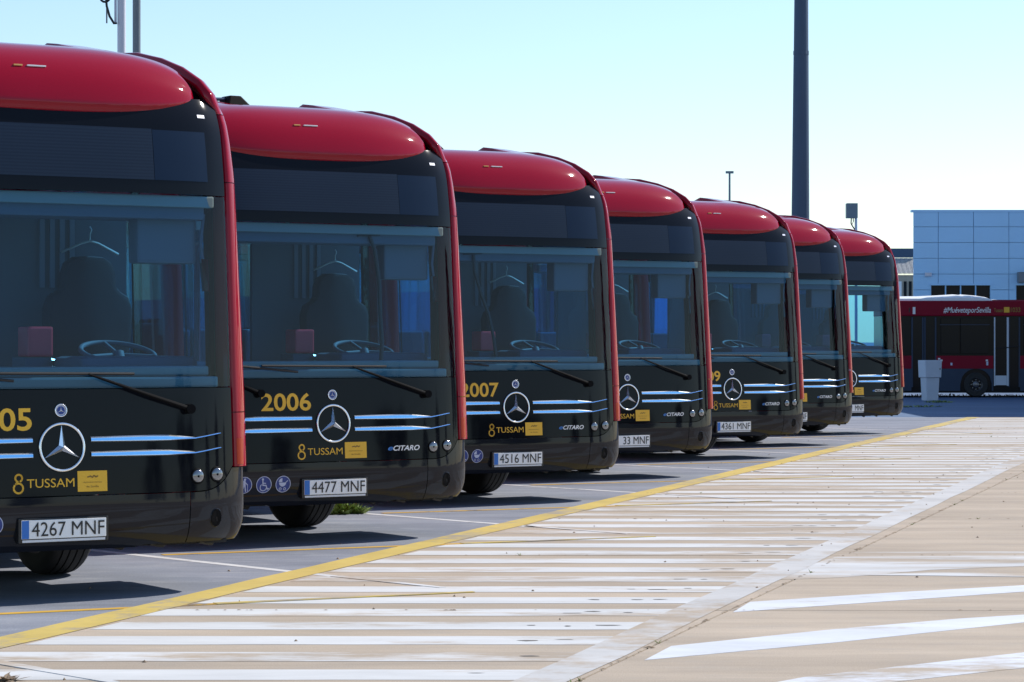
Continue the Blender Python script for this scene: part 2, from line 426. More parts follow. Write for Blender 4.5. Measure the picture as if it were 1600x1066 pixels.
# bay lines on the asphalt, one per bus
bl = None
for i in range(-1, 7):
    ox, oy = ROW.x * i, ROW.y * i
    a = Vector((-3.0, 19.56)); b = Vector((-1.336, 17.7)); d = (b - a).normalized(); nrm = Vector((-d.y, d.x)) * 0.045
    p0 = a - d * 0.6; p1 = b + d * 0.25
    o = sheet('bay_line', [(p.x + ox, p.y + oy) for p in (p0 - nrm, p1 - nrm, p1 + nrm, p0 + nrm)], 0.0016, 'bay_white', asphalt)
    p2 = b + d * 0.26; p3 = b + d * 1.35
    sheet('bay_line', [(p.x + ox, p.y + oy) for p in (p2 - nrm, p3 - nrm * .6, p3 + nrm * .6, p2 + nrm)], 0.0046, 'white_paint', asphalt)
    a = Vector((-3.9, 14.62)); b = Vector((-1.75, 15.67)); c = Vector((-0.237, 16.4)); d = (b - a).normalized(); nrm = Vector((-d.y, d.x)) * 0.042
    sheet('thin_yellow_line', [(p.x + ox, p.y + oy) for p in (a - nrm, b - nrm, b + nrm, a + nrm)], 0.0030, 'thin_yellow', asphalt)
    sheet('thin_yellow_line', [(p.x + ox, p.y + oy) for p in (b - nrm, c - nrm * .5, c + nrm * .5, b + nrm)], 0.0060, 'yellow_paint', asphalt)

# ------------------------------------------------------------------ the parked buses: one prototype, copied
TH = R(32)
W0, Y0 = 1.29, 0.22
def lerp_tab(tab, z):
    if z <= tab[0][0]: return tab[0][1]
    for (a, va), (b, vb) in zip(tab, tab[1:]):
        if z <= b:
            t = (z - a) / (b - a); return va + (vb - va) * t
    return tab[-1][1]
PROF = [(.28, .11), (.33, .06), (.38, .03), (.45, .01), (.55, 0), (.63, .004), (.8, .014), (1.0, .027), (1.27, .045), (1.6, .063), (2.0, .088), (2.3, .106), (2.54, .125), (2.8, .16), (2.9, .185), (3.0, .235), (3.2, .36)]
WT = [(.28, W0 - .05), (.33, W0 - .02), (.42, W0), (1.2, W0), (2.6, W0 - .03), (3.0, W0 - .06), (3.3, W0 - .12)]
def plan(t, z, off=0.0):
    """point on the corner curve; t in 0..pi/2 front, larger t runs down the side (metres beyond)"""
    W = lerp_tab(WT, z) ; P = lerp_tab(PROF, z)
    def raw(t):
        if t <= math.pi / 2: return Vector((W * math.sqrt(max(0, math.sin(t))), Y0 * (1 - math.cos(t)) + P, z))
        return Vector((W, Y0 + P + (t - math.pi / 2), z))
    p = raw(t)
    if off:
        d = raw(t + 0.01) - raw(max(0.0001, t - 0.01)); n = Vector((d.y, -d.x, 0)).normalized(); p = p + n * off
    return p
def FY(x, z):
    W = lerp_tab(WT, z); q = min(1.0, abs(x) / W)
    return Y0 * (1 - math.sqrt(max(0.0, 1 - q ** 4))) + lerp_tab(PROF, z)
def fp(x, z, off=0.0):
    return (x, FY(x, z) - off, z)
def x_at(t, z): return plan(t, z).x
def mirror(mb):
    m = MB(); m.add([(-x, y, z) for x, y, z in mb.v], [f[::-1] for f in mb.f]); return m
def linspace(a, b, n): return [a + (b - a) * i / (n - 1) for i in range(n)]
def surf(x0, x1, z0, z1, nx=30, nz=10, off=0.0, thick=0.0):
    """patch of the front skin; z0/z1 may be functions of x"""
    m = MB(); rows_ = []
    for j in range(nz + 1):
        r = []
        for i in range(nx + 1):
            x = x0 + (x1 - x0) * i / nx
            a = z0(x) if callable(z0) else z0; b = z1(x) if callable(z1) else z1
            r.append(fp(x, a + (b - a) * j / nz, off))
        rows_.append(r)
    m.grid(rows_)
    if thick:
        # return edges so the panel has depth
        for edge in (rows_[0][::-1], rows_[-1], [r[0] for r in rows_], [r[-1] for r in rows_][::-1]):
            m.grid([[(x, y, z) for x, y, z in edge], [(x, y + thick, z) for x, y, z in edge]], flip=False)
    return m
def decal(verts2, faces, off):
    return MB().add([fp(x, z, off) for x, z in verts2], faces)
def word(body, x0, x1, z0, z1, off=0.004, bold=0.0, shear=0.0):
    vs, fs = text_geo(body, bold, shear)
    return decal([(x0 + u * (x1 - x0), z0 + v * (z1 - z0)) for u, v in vs], fs, off)
def disc(cx, cz, r, off, n=36, ry=None):
    ry = ry or r
    return decal([(cx + r * math.cos(2 * math.pi * i / n), cz + ry * math.sin(2 * math.pi * i / n)) for i in range(n)], [tuple(range(n))], off)
def ring(cx, cz, r, w, off, n=40):
    m = MB(); rows_ = []
    for rr in (r, r - w):
        rows_.append([fp(cx + rr * math.cos(2 * math.pi * i / n), cz + rr * math.sin(2 * math.pi * i / n), off) for i in range(n)])
    return m.grid(rows_, close=True)
def torus(cx, cz, r, w, off, n=56, seg=10):
    rings = []
    for i in range(n):
        a = 2 * math.pi * i / n; x = cx + r * math.cos(a); z = cz + r * math.sin(a); y = FY(x, z) - off
        rings.append([(x + w * math.cos(b) * math.cos(a), y + w * .8 * math.sin(b), z + w * math.cos(b) * math.sin(a)) for b in [2 * math.pi * k / seg for k in range(seg)]])
    rings.append(rings[0])
    return MB().grid(rings, close=True)
def star(cx, cz, r, off, h):
    vs = [(cx, FY(cx, cz) - off - h, cz)]
    for i in range(6):
        a = R(90 + 60 * i); rr = r if i % 2 == 0 else r * 0.17
        x = cx + rr * math.cos(a); z = cz + rr * math.sin(a); vs.append((x, FY(x, z) - off, z))
    return MB().add(vs, [(0, 1 + i, 1 + (i + 1) % 6) for i in range(6)])
def strip2(pts, w):
    """thick polyline in the plane of the front -> list of quads"""
    vs, fs = [], []
    for (a, b) in zip(pts, pts[1:]):
        d = Vector((b[0] - a[0], b[1] - a[1])); L = d.length; d /= L; n = Vector((-d.y, d.x)) * w / 2; e = d * w * .35
        k = len(vs)
        vs += [(a[0] - n.x - e.x, a[1] - n.y - e.y), (b[0] - n.x + e.x, b[1] - n.y + e.y), (b[0] + n.x + e.x, b[1] + n.y + e.y), (a[0] + n.x - e.x, a[1] + n.y - e.y)]
        fs.append((k, k + 1, k + 2, k + 3))
    return vs, fs
def arc(cx, cz, r, a0, a1, n=14): return [(cx + r * math.cos(R(a0 + (a1 - a0) * i / n)), cz + r * math.sin(R(a0 + (a1 - a0) * i / n))) for i in range(n + 1)]

ARCH = [(W0 - .065, .37, 2.97), (W0 - .085, .42, 3.09), (W0 - .11, .52, 3.18), (W0 - .14, .72, 3.275), (W0 - .17, .98, 3.355), (W0 - .20, 1.3, 3.42), (W0 - .23, 1.75, 3.455), (W0 - .23, 4.0, 3.46), (W0 - .23, 11.9, 3.46)]
def arch_z(y): return lerp_tab([(a[1], a[2]) for a in ARCH], y)
XM = 1.166                                        # half width of the black mask
def zb(x):                                        # lower edge of the mask
    a = abs(x)
    if a < .86: return .632
    t = (a - .86) / (XM - .86)
    return .632 + .15 * t ** 3.2

def make_bus():
    root = empty('city_bus')
    # --- black mask below the windscreen, header above it
    surf(-XM, XM, zb, 1.262, 44, 12, 0.002, .03).build('front_panel', 'black_gloss', root, 'all')
    surf(-XM, XM, 2.452, 3.06, 40, 10, 0.002, .03).build('header_panel', 'black_gloss', root, 'all')
    ws = surf(-XM, XM, 1.268, 2.446, 40, 16).build('windscreen', 'windscreen_glass', root, 'all')
    for s in (-1, 1):                             # dark ceramic border at both edges
        m = surf(s * 1.155, s * XM, 1.268, 2.446, 3, 12, -0.006) if s > 0 else surf(-XM, -1.155, 1.268, 2.446, 3, 12, -0.006)
        m.build('glass_border', 'black_plastic', ws, 'all')
    surf(-1.03, .65, 2.535, 2.85, 20, 3, 0.0045).build('destination_display', 'display', root, 'all')
    surf(.653, 1.03, 2.535, 2.845, 8, 3, 0.0045).build('display_end', 'display_end', root, 'all')
    # --- bumper in three pieces with a seam
    def bump_z0(x): return .315 if abs(x) > .55 else .30
    surf(-.838, .838, bump_z0, lambda x: zb(x) - .007, 30, 12, 0.0, .05).build('bumper', 'bumper_grey', root, 'all')
    for s in (1, -1):
        rows_ = []
        for j in range(17):
            r = []
            for i in range(27):
                if i < 17:
                    x = .844 + (1.205 - .844) * i / 16; t = None
                    ztop = zb(min(x, XM)) - .007
                    if x > XM - .001: ztop = .765
                    z = .315 + (ztop - .315) * j / 16
                    r.append(fp(x, z))
                else:
                    z = .315 + (.765 - .315) * j / 16
                    W = lerp_tab(WT, z); t0 = math.asin(min(1, (1.205 / W) ** 2)); t1 = math.pi / 2 + .75
                    t = t0 + (t1 - t0) * ((i - 16) / 10); r.append(plan(t, z))
            rows_.append(r)
        m = MB().grid(rows_)
        b0 = rows_[0]; m.grid([[(x * .985, y + .03, z + .02) for x, y, z in b0], b0])
        (m if s > 0 else mirror(m)).build('bumper_corner', 'bumper_grey', root, 'all')
    # dark splitter and underside behind the bumper
    MB().add([(-1.15, .16, .30), (1.15, .16, .30), (1.2, .9, .40), (-1.2, .9, .40), (-1.15, .16, .46), (1.15, .16, .46), (1.2, .9, .5), (-1.2, .9, .5)],
             [(3, 2, 1, 0), (4, 5, 6, 7), (0, 1, 5, 4), (1, 2, 6, 5), (2, 3, 7, 6), (3, 0, 4, 7)]).build('splitter', 'underbody', root)
    ra = random.Random(3)
    for xx in (-.75, -.2, .35, .62, .95):
        MB().tube([(xx, .14, .315), (xx + .12, .22, .29 + ra.uniform(-.01, .01)), (xx + .3, .5, .31)], .014, 6).build('bracket', 'underbody', root)
    # --- corner pillars
    def pillar(z0, z1, n=10):
        rows_ = []
        for j in range(n + 1):
            z = z0 + (z1 - z0) * j / n; W = lerp_tab(WT, z)
            t0 = math.asin(min(1, (1.182 / W) ** 2)); r = []
            p = plan(t0, z, -.03); r.append(p)
            for k_, o_ in ((0, .0), (.02, .010), (.06, .017), (.14, .020), (.24, .021), (.36, .022), (.5, .022), (.65, .021), (.8, .019)):
                r.append(plan(t0 + (math.pi / 2 - t0) * k_ / .8, z, o_))
            r.append(plan(math.pi / 2 + .12, z, .012)); r.append(plan(math.pi / 2 + .42, z, .004))
            rows_.append(r)
        m = MB().grid(rows_)
        for e, fl in ((rows_[0], True), (rows_[-1], False)):
            m.grid([e, [(Vector(p) + Vector((-.03, .03, 0))) for p in e]], flip=not fl)
        return m
    for s in (1, -1):
        f = (lambda m: m) if s > 0 else mirror
        for (a, b) in ((.772, 1.105), (1.111, 2.537), (2.543, 2.97)):
            f(pillar(a, b, 14)).build('corner_pillar', 'red_paint', root, 'all')
        # turn signal strip set into the foot of the pillar
        rows_ = []
        for j in range(7):
            z = .785 + .16 * j / 6; t0 = math.asin((1.182 / lerp_tab(WT, z)) ** 2)
            rows_.append([plan(t0 + (math.pi / 2 - t0) * u, z, .0235 if u > .05 else .014) for u in (.04, .12, .22, .32)])
        f(MB().grid(rows_)).build('turn_signal', 'indicator', root, 'all')
        # arch: the pillar turns back into the roof edge
        rows_ = []
        for i, (x, y, z) in enumerate(ARCH):
            t = min(1, i / 5)
            inn = (x - .105 + .06 * t, y - .10 + .10 * t, z + .012 + .008 * t)
            rows_.append([(inn[0] - .008, inn[1] + .02, inn[2] - .05), inn, (x - .06 + .03 * t, y - .055 + .055 * t, z + .022 + .002 * t), (x - .015, y - .01, z + .012), (x + .012, y + .035, z - .02), (x + .035, y + .09, z - .09), (x + .05 + .02 * t, y + .16, z - .19 - .1 * t)])
        first = rows_[0]
        base = []
        zt = 2.976; Wt = lerp_tab(WT, zt); t0 = math.asin((1.182 / Wt) ** 2)
        for k_, o_ in ((-.0, -.03), (.0, .0), (.05, .016), (.14, .020), (.36, .022), (.65, .021), (.9, .016)):
            base.append(tuple(plan(t0 + (math.pi / 2 - t0) * k_ / .8, zt, o_)))
        rows_[0] = base
        f(MB().grid(rows_)).build('roof_arch', 'red_paint', root, 'all')
        # side wall: skirt pieces, window band, cantrail
        def wall(y0, y1, z0, z1, mt, nm, off=0.0):
            W1, W2 = lerp_tab(WT, z0) + off, lerp_tab(WT, z1) + off
            m = MB().add([(W1, y0, z0), (W1, y1, z0), (W2, y1, z1), (W2, y0, z1), (W1 - .04, y0, z0), (W1 - .04, y1, z0), (W2 - .04, y1, z1), (W2 - .04, y0, z1)],
                         [(0, 1, 2, 3), (7, 6, 5, 4), (0, 4, 5, 1), (3, 2, 6, 7), (0, 3, 7, 4), (1, 5, 6, 2)])
            return f(m).build(nm, mt, root)
        for (y0, y1, z0) in ((.86, 1.15, .36), (1.15, 2.45, .98), (2.45, 8.0, .34), (8.0, 9.3, .98), (9.3, 11.9, .36)):
            wall(y0, y1, z0, 1.15, 'red_paint', 'side_wall')
        wall(.50, .86, .80, 1.15, 'red_paint', 'side_wall', -.004)
        wall(.6, 11.9, 2.60, 3.02, 'red_paint', 'cantrail')
        ys = [.62, 1.75, 3.15, 4.6, 6.05, 7.5, 8.95, 10.4, 11.85]
        for a, b in zip(ys, ys[1:]):
            wall(a + .035, b - .035, 1.155, 2.595, 'side_glass', 'side_window', -.02).data.materials[0] = MATS['side_glass']
        for a in ys:
            wall(a - .033, a + .033, 1.155, 2.595, 'black_plastic', 'window_post', -.003)
    # --- roof: deck, front cowl, side fairings
    rows_ = []
    deck = [(XM, FY(XM, 3.0) + .02, 3.0)] + [(x - .06, y + .03, z - .05) for x, y, z in ARCH]
    for x, y, z in deck: rows_.append([(x * u, y - .10 * (1 - u * u) * (1 if y < 1 else 0), z + .0) for u in (-1, -.8, -.5, 0, .5, .8, 1)])
    MB().grid(rows_).build('roof_deck', 'black_gloss', root, 'all')
    SEC = [(.355, 2.985), (.32, 2.955), (.275, 2.925), (.235, 2.92), (.205, 2.93), (.186, 2.955), (.178, 2.985), (.184, 3.01), (.197, 3.05), (.222, 3.11), (.262, 3.18), (.32, 3.245), (.40, 3.302), (.52, 3.350), (.70, 3.384), (.85, 3.396), (.95, 3.401), (1.08, 3.404), (1.2, 3.406), (1.32, 3.406), (1.37, 3.406), (1.5, 3.405), (1.64, 3.402), (2.4, 3.39)]
    TX, TY, TZ = 1.015, .36, 3.075
    xs = []
    n = 40
    for i in range(-n, n + 1):
        a = i / n; xs.append(TX * math.copysign(math.sin(abs(a) * math.pi / 2) ** .8, a))
    xs = sorted(xs + [sg * v for sg in (-1, 1) for v in (.415, .435, .45, .465)])
    def raise_(x, y):                             # raised side fairings with a steep inner face
        a = min(1, max(0, (abs(x) - .425) / .035)); d = 1 - min(1, max(0, (abs(x) - .62) / .36)) ** 2
        h = lerp_tab([(.80, 0), (1.0, .022), (1.2, .052), (1.37, .072), (1.64, 0)], y)
        return a * d * h
    rows_ = []
    for x in xs:
        t = min(1, abs(x) / TX); k_ = max(0.0, 1 - t ** 3.4) ** .58; r = []
        for (y0, z0) in SEC:
            bow = .035 * t * t
            if y0 <= .36:
                y = TY + k_ * (y0 - TY) + bow * k_; z = TZ + k_ * (z0 - TZ)
            else:
                ze = min(z0, max(TZ, arch_z(y0) - .075)); w = min(1, (y0 - .36) / .9)
                y = TY + (y0 - TY) * (k_ + (1 - k_) * w); z = ze + (z0 - ze) * k_ ** .8 + raise_(x, y0)
            r.append((x * (1 - .03 * max(0, min(1, (y0 - .5)))), y, z))
        rows_.append(r)
    MB().grid(rows_, flip=True).build('roof_cowl', 'red_paint', root, True)
    for s in (1, -1):
        f = (lambda m: m) if s > 0 else mirror
        # small lens in the mask beside the cowl tip
        f(surf(.995, 1.05, 2.937, 2.957, 4, 2, .006, .004)).build('marker_lamp', 'icon_white', root)
    for (x0, x1, mt) in ((-.20, -.145, 'dash_amber'), (-.115, .005, 'dash_white')):  # two thin dashes on the cowl front, one amber, one white
        def cy(x, z): return .302 + .035 * (x / TX) ** 2
        MB().box(x0, x1, .274, .32, 3.201, 3.211).build('roof_dash', mt, root, bevel=.003)
    # roof equipment: low black housing with an arm
    m = MB(); m.add([(-.38, 1.05, 3.38), (-.14, 1.05, 3.38), (-.14, 1.3, 3.38), (-.38, 1.3, 3.38), (-.34, 1.1, 3.49), (-.24, 1.1, 3.49), (-.24, 1.25, 3.49), (-.34, 1.25, 3.49)],
                    [(3, 2, 1, 0), (4, 5, 6, 7), (0, 1, 5, 4), (1, 2, 6, 5), (2, 3, 7, 6), (3, 0, 4, 7)])
    bx = m.build('antenna_housing', 'black_plastic', root, bevel=.012)
    MB().tube([(-.30, 1.17, 3.465), (-.75, 1.2, 3.45), (-1.0, 1.22, 3.44)], .014, 8).build('arm', 'mast_paint', bx)
    MB().tube([(-.33, 1.12, 3.40), (-.7, 1.14, 3.415), (-1.0, 1.15, 3.42)], .009, 6).build('cable', 'cable', bx)
    # rear and floor
    MB().box(-1.25, 1.25, 11.88, 11.95, .5, 3.0).build('rear_wall', 'red_paint', root)
    MB().box(-1.22, 1.22, 2.45, 8.0, .36, .42).box(-1.22, 1.22, 9.3, 11.9, .40, .46).box(-.82, .82, .7, 2.45, .38, .46).box(-.8, .8, 8.0, 9.3, .38, .46).build('floor', 'underbody', root)
    MB().box(-1.2, 1.2, .45, 11.9, 2.72, 2.76).build('ceiling', 'interior_light', root)
    # --- brand emblem, trims, lettering
    em = disc(0, .92, .152, .0035).build('emblem', 'black_gloss', root)
    torus(0, .92, .139, .0085, .010).build('ring', 'chrome', em, 'all')
    star(0, .92, .132, .008, .022).build('star', 'chrome', em)
    bd = disc(0, 1.138, .038, .0035).build('badge', 'icon_white', root)
    torus(0, 1.138, .036, .004, .006, 32, 6).build('ring', 'chrome', bd, 'all')
    disc(0, 1.138, .024, .005, 24).build('field', 'icon_blue', bd)
    star(0, 1.138, .024, .006, .004).build('star', 'letter_white', bd)
    for s in (1, -1):
        for dz in (0, -.089):
            pts = [(.185, .946, .978), (.30, .945, .979), (.45, .944, .980), (.60, .943, .981), (.70, .943, .979), (.80, .947, .970), (.88, .950, .962), (.96, .962, .972), (1.04, .974, .984), (1.07, .979, .986)]
            lo = [fp(s * x, a + dz, .004) for x, a, b in pts]; l2 = [fp(s * x, a + dz + min(.006, (b - a) * .25), .013) for x, a, b in pts]
            h2 = [fp(s * x, b + dz - min(.007, (b - a) * .3), .012) for x, a, b in pts]; hi = [fp(s * x, b + dz, .004) for x, a, b in pts]
            m = MB().grid([lo, l2, h2, hi], flip=(s < 0)); m.add([lo[0], l2[0], h2[0], hi[0]], [(0, 1, 2, 3)])
            o = m.build('trim_strip', 'chrome', root)
            i2 = [fp(s * x, a + dz + min(.009, (b - a) * .3), .0135) for x, a, b in pts]; j2 = [fp(s * x, b + dz - min(.009, (b - a) * .35), .0128) for x, a, b in pts]
            MB().grid([i2[0:], j2[0:]], flip=(s < 0)).build('inlay', 'blue_chrome', o)
    word('TUSSAM', -.225, .075, .683, .735, .004, 0.0).build('lettering', 'gold', root)
    v1, f1 = strip2(arc(-.275, .742, .021, -60, 250) + arc(-.278, .683, .029, 120, -215), .011)
    decal(v1, f1, .004).build('figure_eight_logo', 'gold', root)
    st = surf(.095, .285, .652, .775, 4, 3, .0045).build('sticker', 'gold', root)
    v1, f1 = strip2([(.16, .738), (.178, .743), (.19, .736), (.20, .746), (.212, .738), (.224, .743)], .008)
    decal(v1, f1, .006).build('crest', 'gold_dark', st)
    word('Ayuntamiento', .13, .25, .701, .712, .006).build('lettering', 'gold_dark', st)
    word('de Sevilla', .15, .23, .676, .688, .006).build('lettering', 'gold_dark', st)
    word('e', .475, .520, .703, .731, .005, .02, .3).build('lettering', 'letter_blue', root)
    word('CITARO', .522, .765, .700, .740, .005, .02, .3).build('lettering', 'letter_white', root)
    # icons
    def icon(cx, cz):
        d = disc(cx, cz, .063, .0035).build('access_icon', 'icon_blue', root); ring(cx, cz, .063, .005, .005).build('rim', 'icon_white', d); return d
    def put(parent, polys):
        m = MB()
        for vs, fs in polys: m.add([fp(x, z, .0055) for x, z in vs], fs)
        m.build('pictogram', 'icon_white', parent)
    def dsc(cx, cz, r): return ([(cx + r * math.cos(6.283 * i / 14), cz + r * math.sin(6.283 * i / 14)) for i in range(14)], [tuple(range(14))])
    cx, cz = -.435, .47
    put(icon(cx, cz), [(arc(cx - .005, cz + .012, .030, 180, 0 + 360) + [(cx - .005, cz + .012)], [tuple(range(16))]), (arc(cx - .008, cz + .016, .030, 90, 180) + [(cx - .008, cz + .016)], [tuple(range(16))]),
                       strip2([(cx + .022, cz + .014), (cx + .038, cz + .026)], .006), strip2(arc(cx - .022, cz - .036, .009, 0, 360, 12), .005), strip2(arc(cx + .014, cz - .036, .009, 0, 360, 12), .005)])
    cx = -.595
    put(icon(cx, cz), [dsc(cx - .010, cz + .040, .009), strip2([(cx - .010, cz + .028), (cx - .008, cz - .004), (cx + .018, cz - .006), (cx + .030, cz - .034), (cx + .040, cz - .030)], .009), strip2([(cx - .009, cz + .012), (cx + .014, cz + .010)], .007), strip2(arc(cx - .004, cz - .020, .026, 130, 350), .007)])
    cx = -.755
    put(icon(cx, cz), [dsc(cx + .004, cz + .042, .009), strip2([(cx, cz + .028), (cx + .002, cz - .004)], .018), strip2([(cx - .002, cz - .006), (cx - .012, cz - .046)], .009), strip2([(cx + .006, cz - .006), (cx + .014, cz - .046)], .009), strip2([(cx + .006, cz + .022), (cx + .026, cz + .002)], .007), strip2([(cx + .026, cz + .002), (cx + .030, cz - .046)], .004)])
    # number plate holder (the plate's characters are added per bus)
    pl = MB()
    y = FY(0, .43)
    pl.box(-.285, .285, y - .030, y + .02, .357, .505); ph = pl.build('number_plate', 'plate_black', root, bevel=.006)
    MB().box(-.268, .268, y - .036, y - .029, .383, .494).build('plate_face', 'plate_white', ph, bevel=.003)
    MB().box(-.266, -.222, y - .0385, y - .0355, .385, .492).build('country_strip', 'plate_blue', ph)
    MB().box(-.262, .262, y - .034, y - .029, .363, .377).build('holder_lip', 'letter_white', ph)
    # lamps
    for s in (1, -1):
        for (x, z) in ((.895, .722), (1.035, .729)):
            x *= s
            b_ = torus(x, z, .043, .006, .004, 28, 6).build('headlight', 'black_plastic', root, 'all')
            rows_ = []
            for q in range(5):
                a = q / 4 * R(80); rr = .040 * math.cos(a); hgt = .011 * math.sin(a)
                rows_.append([(x + rr * math.cos(6.283 * i / 24), FY(x, z) - .004 - hgt, z + rr * math.sin(6.283 * i / 24)) for i in range(24)])
            MB().grid(rows_, close=True, flip=False).build('lens', 'lens', b_, 'all')
        b_ = disc(s * 1.03, .462, .036, .003, 28, .052).build('tow_cover', 'black_plastic', root)
        m = MB(); n_ = 28
        m.grid([[fp(s * 1.03 + (.040 + .004 * q) * math.cos(6.283 * i / n_) , .462 + (.056 + .004 * q) * math.sin(6.283 * i / n_), .0015 + .003 * (1 - q)) for i in range(n_)] for q in (0, 1)], close=True)
        m.build('rim', 'bumper_grey', b_, 'all')
    # seam lines of the panel above the badge
    # --- wipers
    def wiper(pv, el_, b0, b1):
        a = MB(); y1 = FY(pv[0], pv[1]) - .03
        P = [(pv[0], FY(*pv) - .03, pv[1]), (pv[0] * .6 + el_[0] * .4, FY(el_[0], el_[1]) - .055, pv[1] * .62 + el_[1] * .38), (el_[0], FY(*el_) - .035, el_[1])]
        a.tube(P, [.015, .012, .007], 8); a.tube([(pv[0], FY(*pv), pv[1]), (pv[0], FY(*pv) - .05, pv[1])], .03, 12)
        o = a.build('wiper', 'black_plastic', root, True)
        n_ = 14; q = [(b0[0] + (b1[0] - b0[0]) * i / n_, b0[1] + (b1[1] - b0[1]) * i / n_) for i in range(n_ + 1)]
        MB().tube([fp(x, z, .022) for x, z in q], .010, 6).build('blade', 'rubber', o, True)
    wiper((.84, 1.135), (.17, 1.352), (-.60, 1.362), (.47, 1.352))
    wiper((-.62, 1.155), (-.95, 1.30), (-1.03, 1.385), (-.30, 1.315))
    # --- interior
    MB().box(-1.10, 1.09, .15, .42, 1.262, 1.332).build('dash_ledge', 'ledge', root, bevel=.014)
    MB().box(-1.08, 1.06, .22, .48, 1.334, 1.395).build('dash_ledge', 'ledge', root, bevel=.014)
    MB().box(-1.10, 1.10, .30, .95, .95, 1.26).build('dash_base', 'interior_dark', root)
    MB().box(.30, 1.10, .44, .92, 1.22, 1.455).build('dashboard', 'interior_dark', root, bevel=.05)
    MB().box(-1.08, 1.07, .17, .23, 2.375, 2.445).build('roller_blind', 'blind', root, bevel=.01)
    MB().box(-1.03, 1.03, .22, .60, 2.30, 2.40).build('overhead_locker', 'interior_dark', root, bevel=.02)
    sw = MB(); cx, cy, cz = .70, .80, 1.475; tilt = R(16); rr_ = .235; rings = []
    for i in range(37):
        a = 2 * math.pi * i / 36; p = Vector((cx + rr_ * math.cos(a), cy + rr_ * math.sin(a) * math.cos(tilt), cz + rr_ * math.sin(a) * math.sin(tilt)))
        o1 = Vector((math.cos(a), math.sin(a) * math.cos(tilt), math.sin(a) * math.sin(tilt))); o2 = Vector((0, -math.sin(tilt), math.cos(tilt)))
        rings.append([p + (o1 * math.cos(b) + o2 * math.sin(b)) * .017 for b in [6.283 * q / 8 for q in range(8)]])
    sw.grid(rings, close=True); sw.tube([(cx, cy, cz), (cx, cy - .15, cz - .25)], .04, 8)
    for a in (200, 340, 90):
        sw.tube([(cx, cy, cz - .01), (cx + rr_ * math.cos(R(a)), cy + rr_ * math.sin(R(a)) * math.cos(tilt), cz + rr_ * math.sin(R(a)) * math.sin(tilt))], .014, 6)
    sw.build('steering_wheel', 'interior_dark', root, 'all')
    out = [(.0, 2.10), (.09, 2.095), (.15, 2.06), (.175, 1.99), (.18, 1.91), (.20, 1.875), (.27, 1.84), (.295, 1.76), (.29, 1.6), (.265, 1.42), (.25, 1.2), (.25, .95)]
    pts = [(x, z) for x, z in out] + [(-x, z) for x, z in out[::-1][:-1]]
    m = MB(); n_ = len(pts); sx, sy = .70, 1.22
    m.add([(sx + x, sy, z) for x, z in pts] + [(sx + x, sy + .14, z) for x, z in pts], [tuple(range(n_))[::-1], tuple(range(n_, 2 * n_))] + [(i, (i + 1) % n_, n_ + (i + 1) % n_, n_ + i) for i in range(n_)])
    seat = m.build('driver_seat', 'seat_fabric', root, True, bevel=.035)
    MB().box(sx - .25, sx + .25, .78, 1.25, .95, 1.10).build('seat_cushion', 'seat_fabric', seat, bevel=.04)
    MB().box(.12, 1.12, 1.62, 1.66, .6, 2.5).build('partition', 'partition_grey', root)
    for k_ in range(4): MB().box(.50 + k_ * .07, .535 + k_ * .07, 1.605, 1.618, 1.9, 2.5).build('partition_rib', 'interior_grey', root)
    tm = MB().box(.13, .30, .88, 1.06, 1.45, 1.64).build('ticket_machine', 'red_plastic', root, bevel=.015)
    MB().box(.12, .31, .90, 1.12, .7, 1.445).build('stand', 'interior_dark', tm)
    MB().tube([(.35, .9, 1.32), (.35, .88, 1.42), (.27, .86, 1.43)], .015, 6).build('rail', 'chrome', tm)
    MB().box(.62, 1.02, .32, .46, 2.03, 2.33).build('monitor_box', 'monitor_shell', root, bevel=.02)
    mi = MB().add([(1.03, .27, 2.06), (1.09, .30, 2.06), (1.10, .30, 1.86), (1.05, .27, 1.86), (1.03, .30, 2.06), (1.09, .33, 2.06), (1.10, .33, 1.86), (1.05, .30, 1.86)], [(0, 1, 2, 3), (7, 6, 5, 4), (0, 4, 5, 1), (1, 5, 6, 2), (2, 6, 7, 3), (3, 7, 4, 0)]).build('interior_mirror', 'mirror', root)
    MB().tube([(1.05, .29, 2.06), (1.03, .28, 2.16), (1.06, .3, 2.34)], .010, 6).build('stem', 'interior_dark', mi)
    for yy in (3.0, 4.0, 5.0, 6.0):
        for xx in (-.95, -.5, .5, .95):
            MB().box(xx - .2, xx + .2, yy, yy + .08, .95, 1.65).build('passenger_seat', 'blue_seat', root, bevel=.02)
    for (xx, yy) in ((-.25, 1.9), (.25, 2.9), (-.25, 3.9)):
        MB().tube([(xx, yy, .42), (xx, yy, 2.72)], .018, 8).build('grab_pole', 'red_plastic', root, True)
    # --- wheels
    def wheel(x, y, s):
        w = MB(); hw = .145
        pr = [(-hw + .02, .29), (-hw, .34), (-hw - .008, .40), (-hw + .012, .455), (-hw + .035, .472)]
        g_ = []
        for c in (-.075, -.025, .025, .075):
            g_ += [(c - .006, .480), (c - .004, .466), (c + .004, .466), (c + .006, .480)]
        pr += g_ + [(hw - .035, .472), (hw - .012, .455), (hw + .008, .40), (hw, .34), (hw - .02, .29)]
        w.lathe_x(pr, 48, x, y, .48)
        o = w.build('wheel_tyre', 'rubber', root, True)
        d = MB().lathe_x([(s * .12, .29), (s * .10, .26), (s * .02, .2), (s * .04, .12), (s * .13, .10), (s * .13, .001)], 28, x, y, .48)
        d.build('rim', 'rim', o, True)
    wheel(.68, 1.84, 1); wheel(-.90, 1.88, -1); wheel(1.08, 8.65, 1); wheel(-1.08, 8.65, -1)
    for s in (-1, 1): MB().box(s * .55 - .06, s * .55 + .06, 1.6, 2.2, .42, .7).build('axle_carrier', 'underbody', root)
    return root

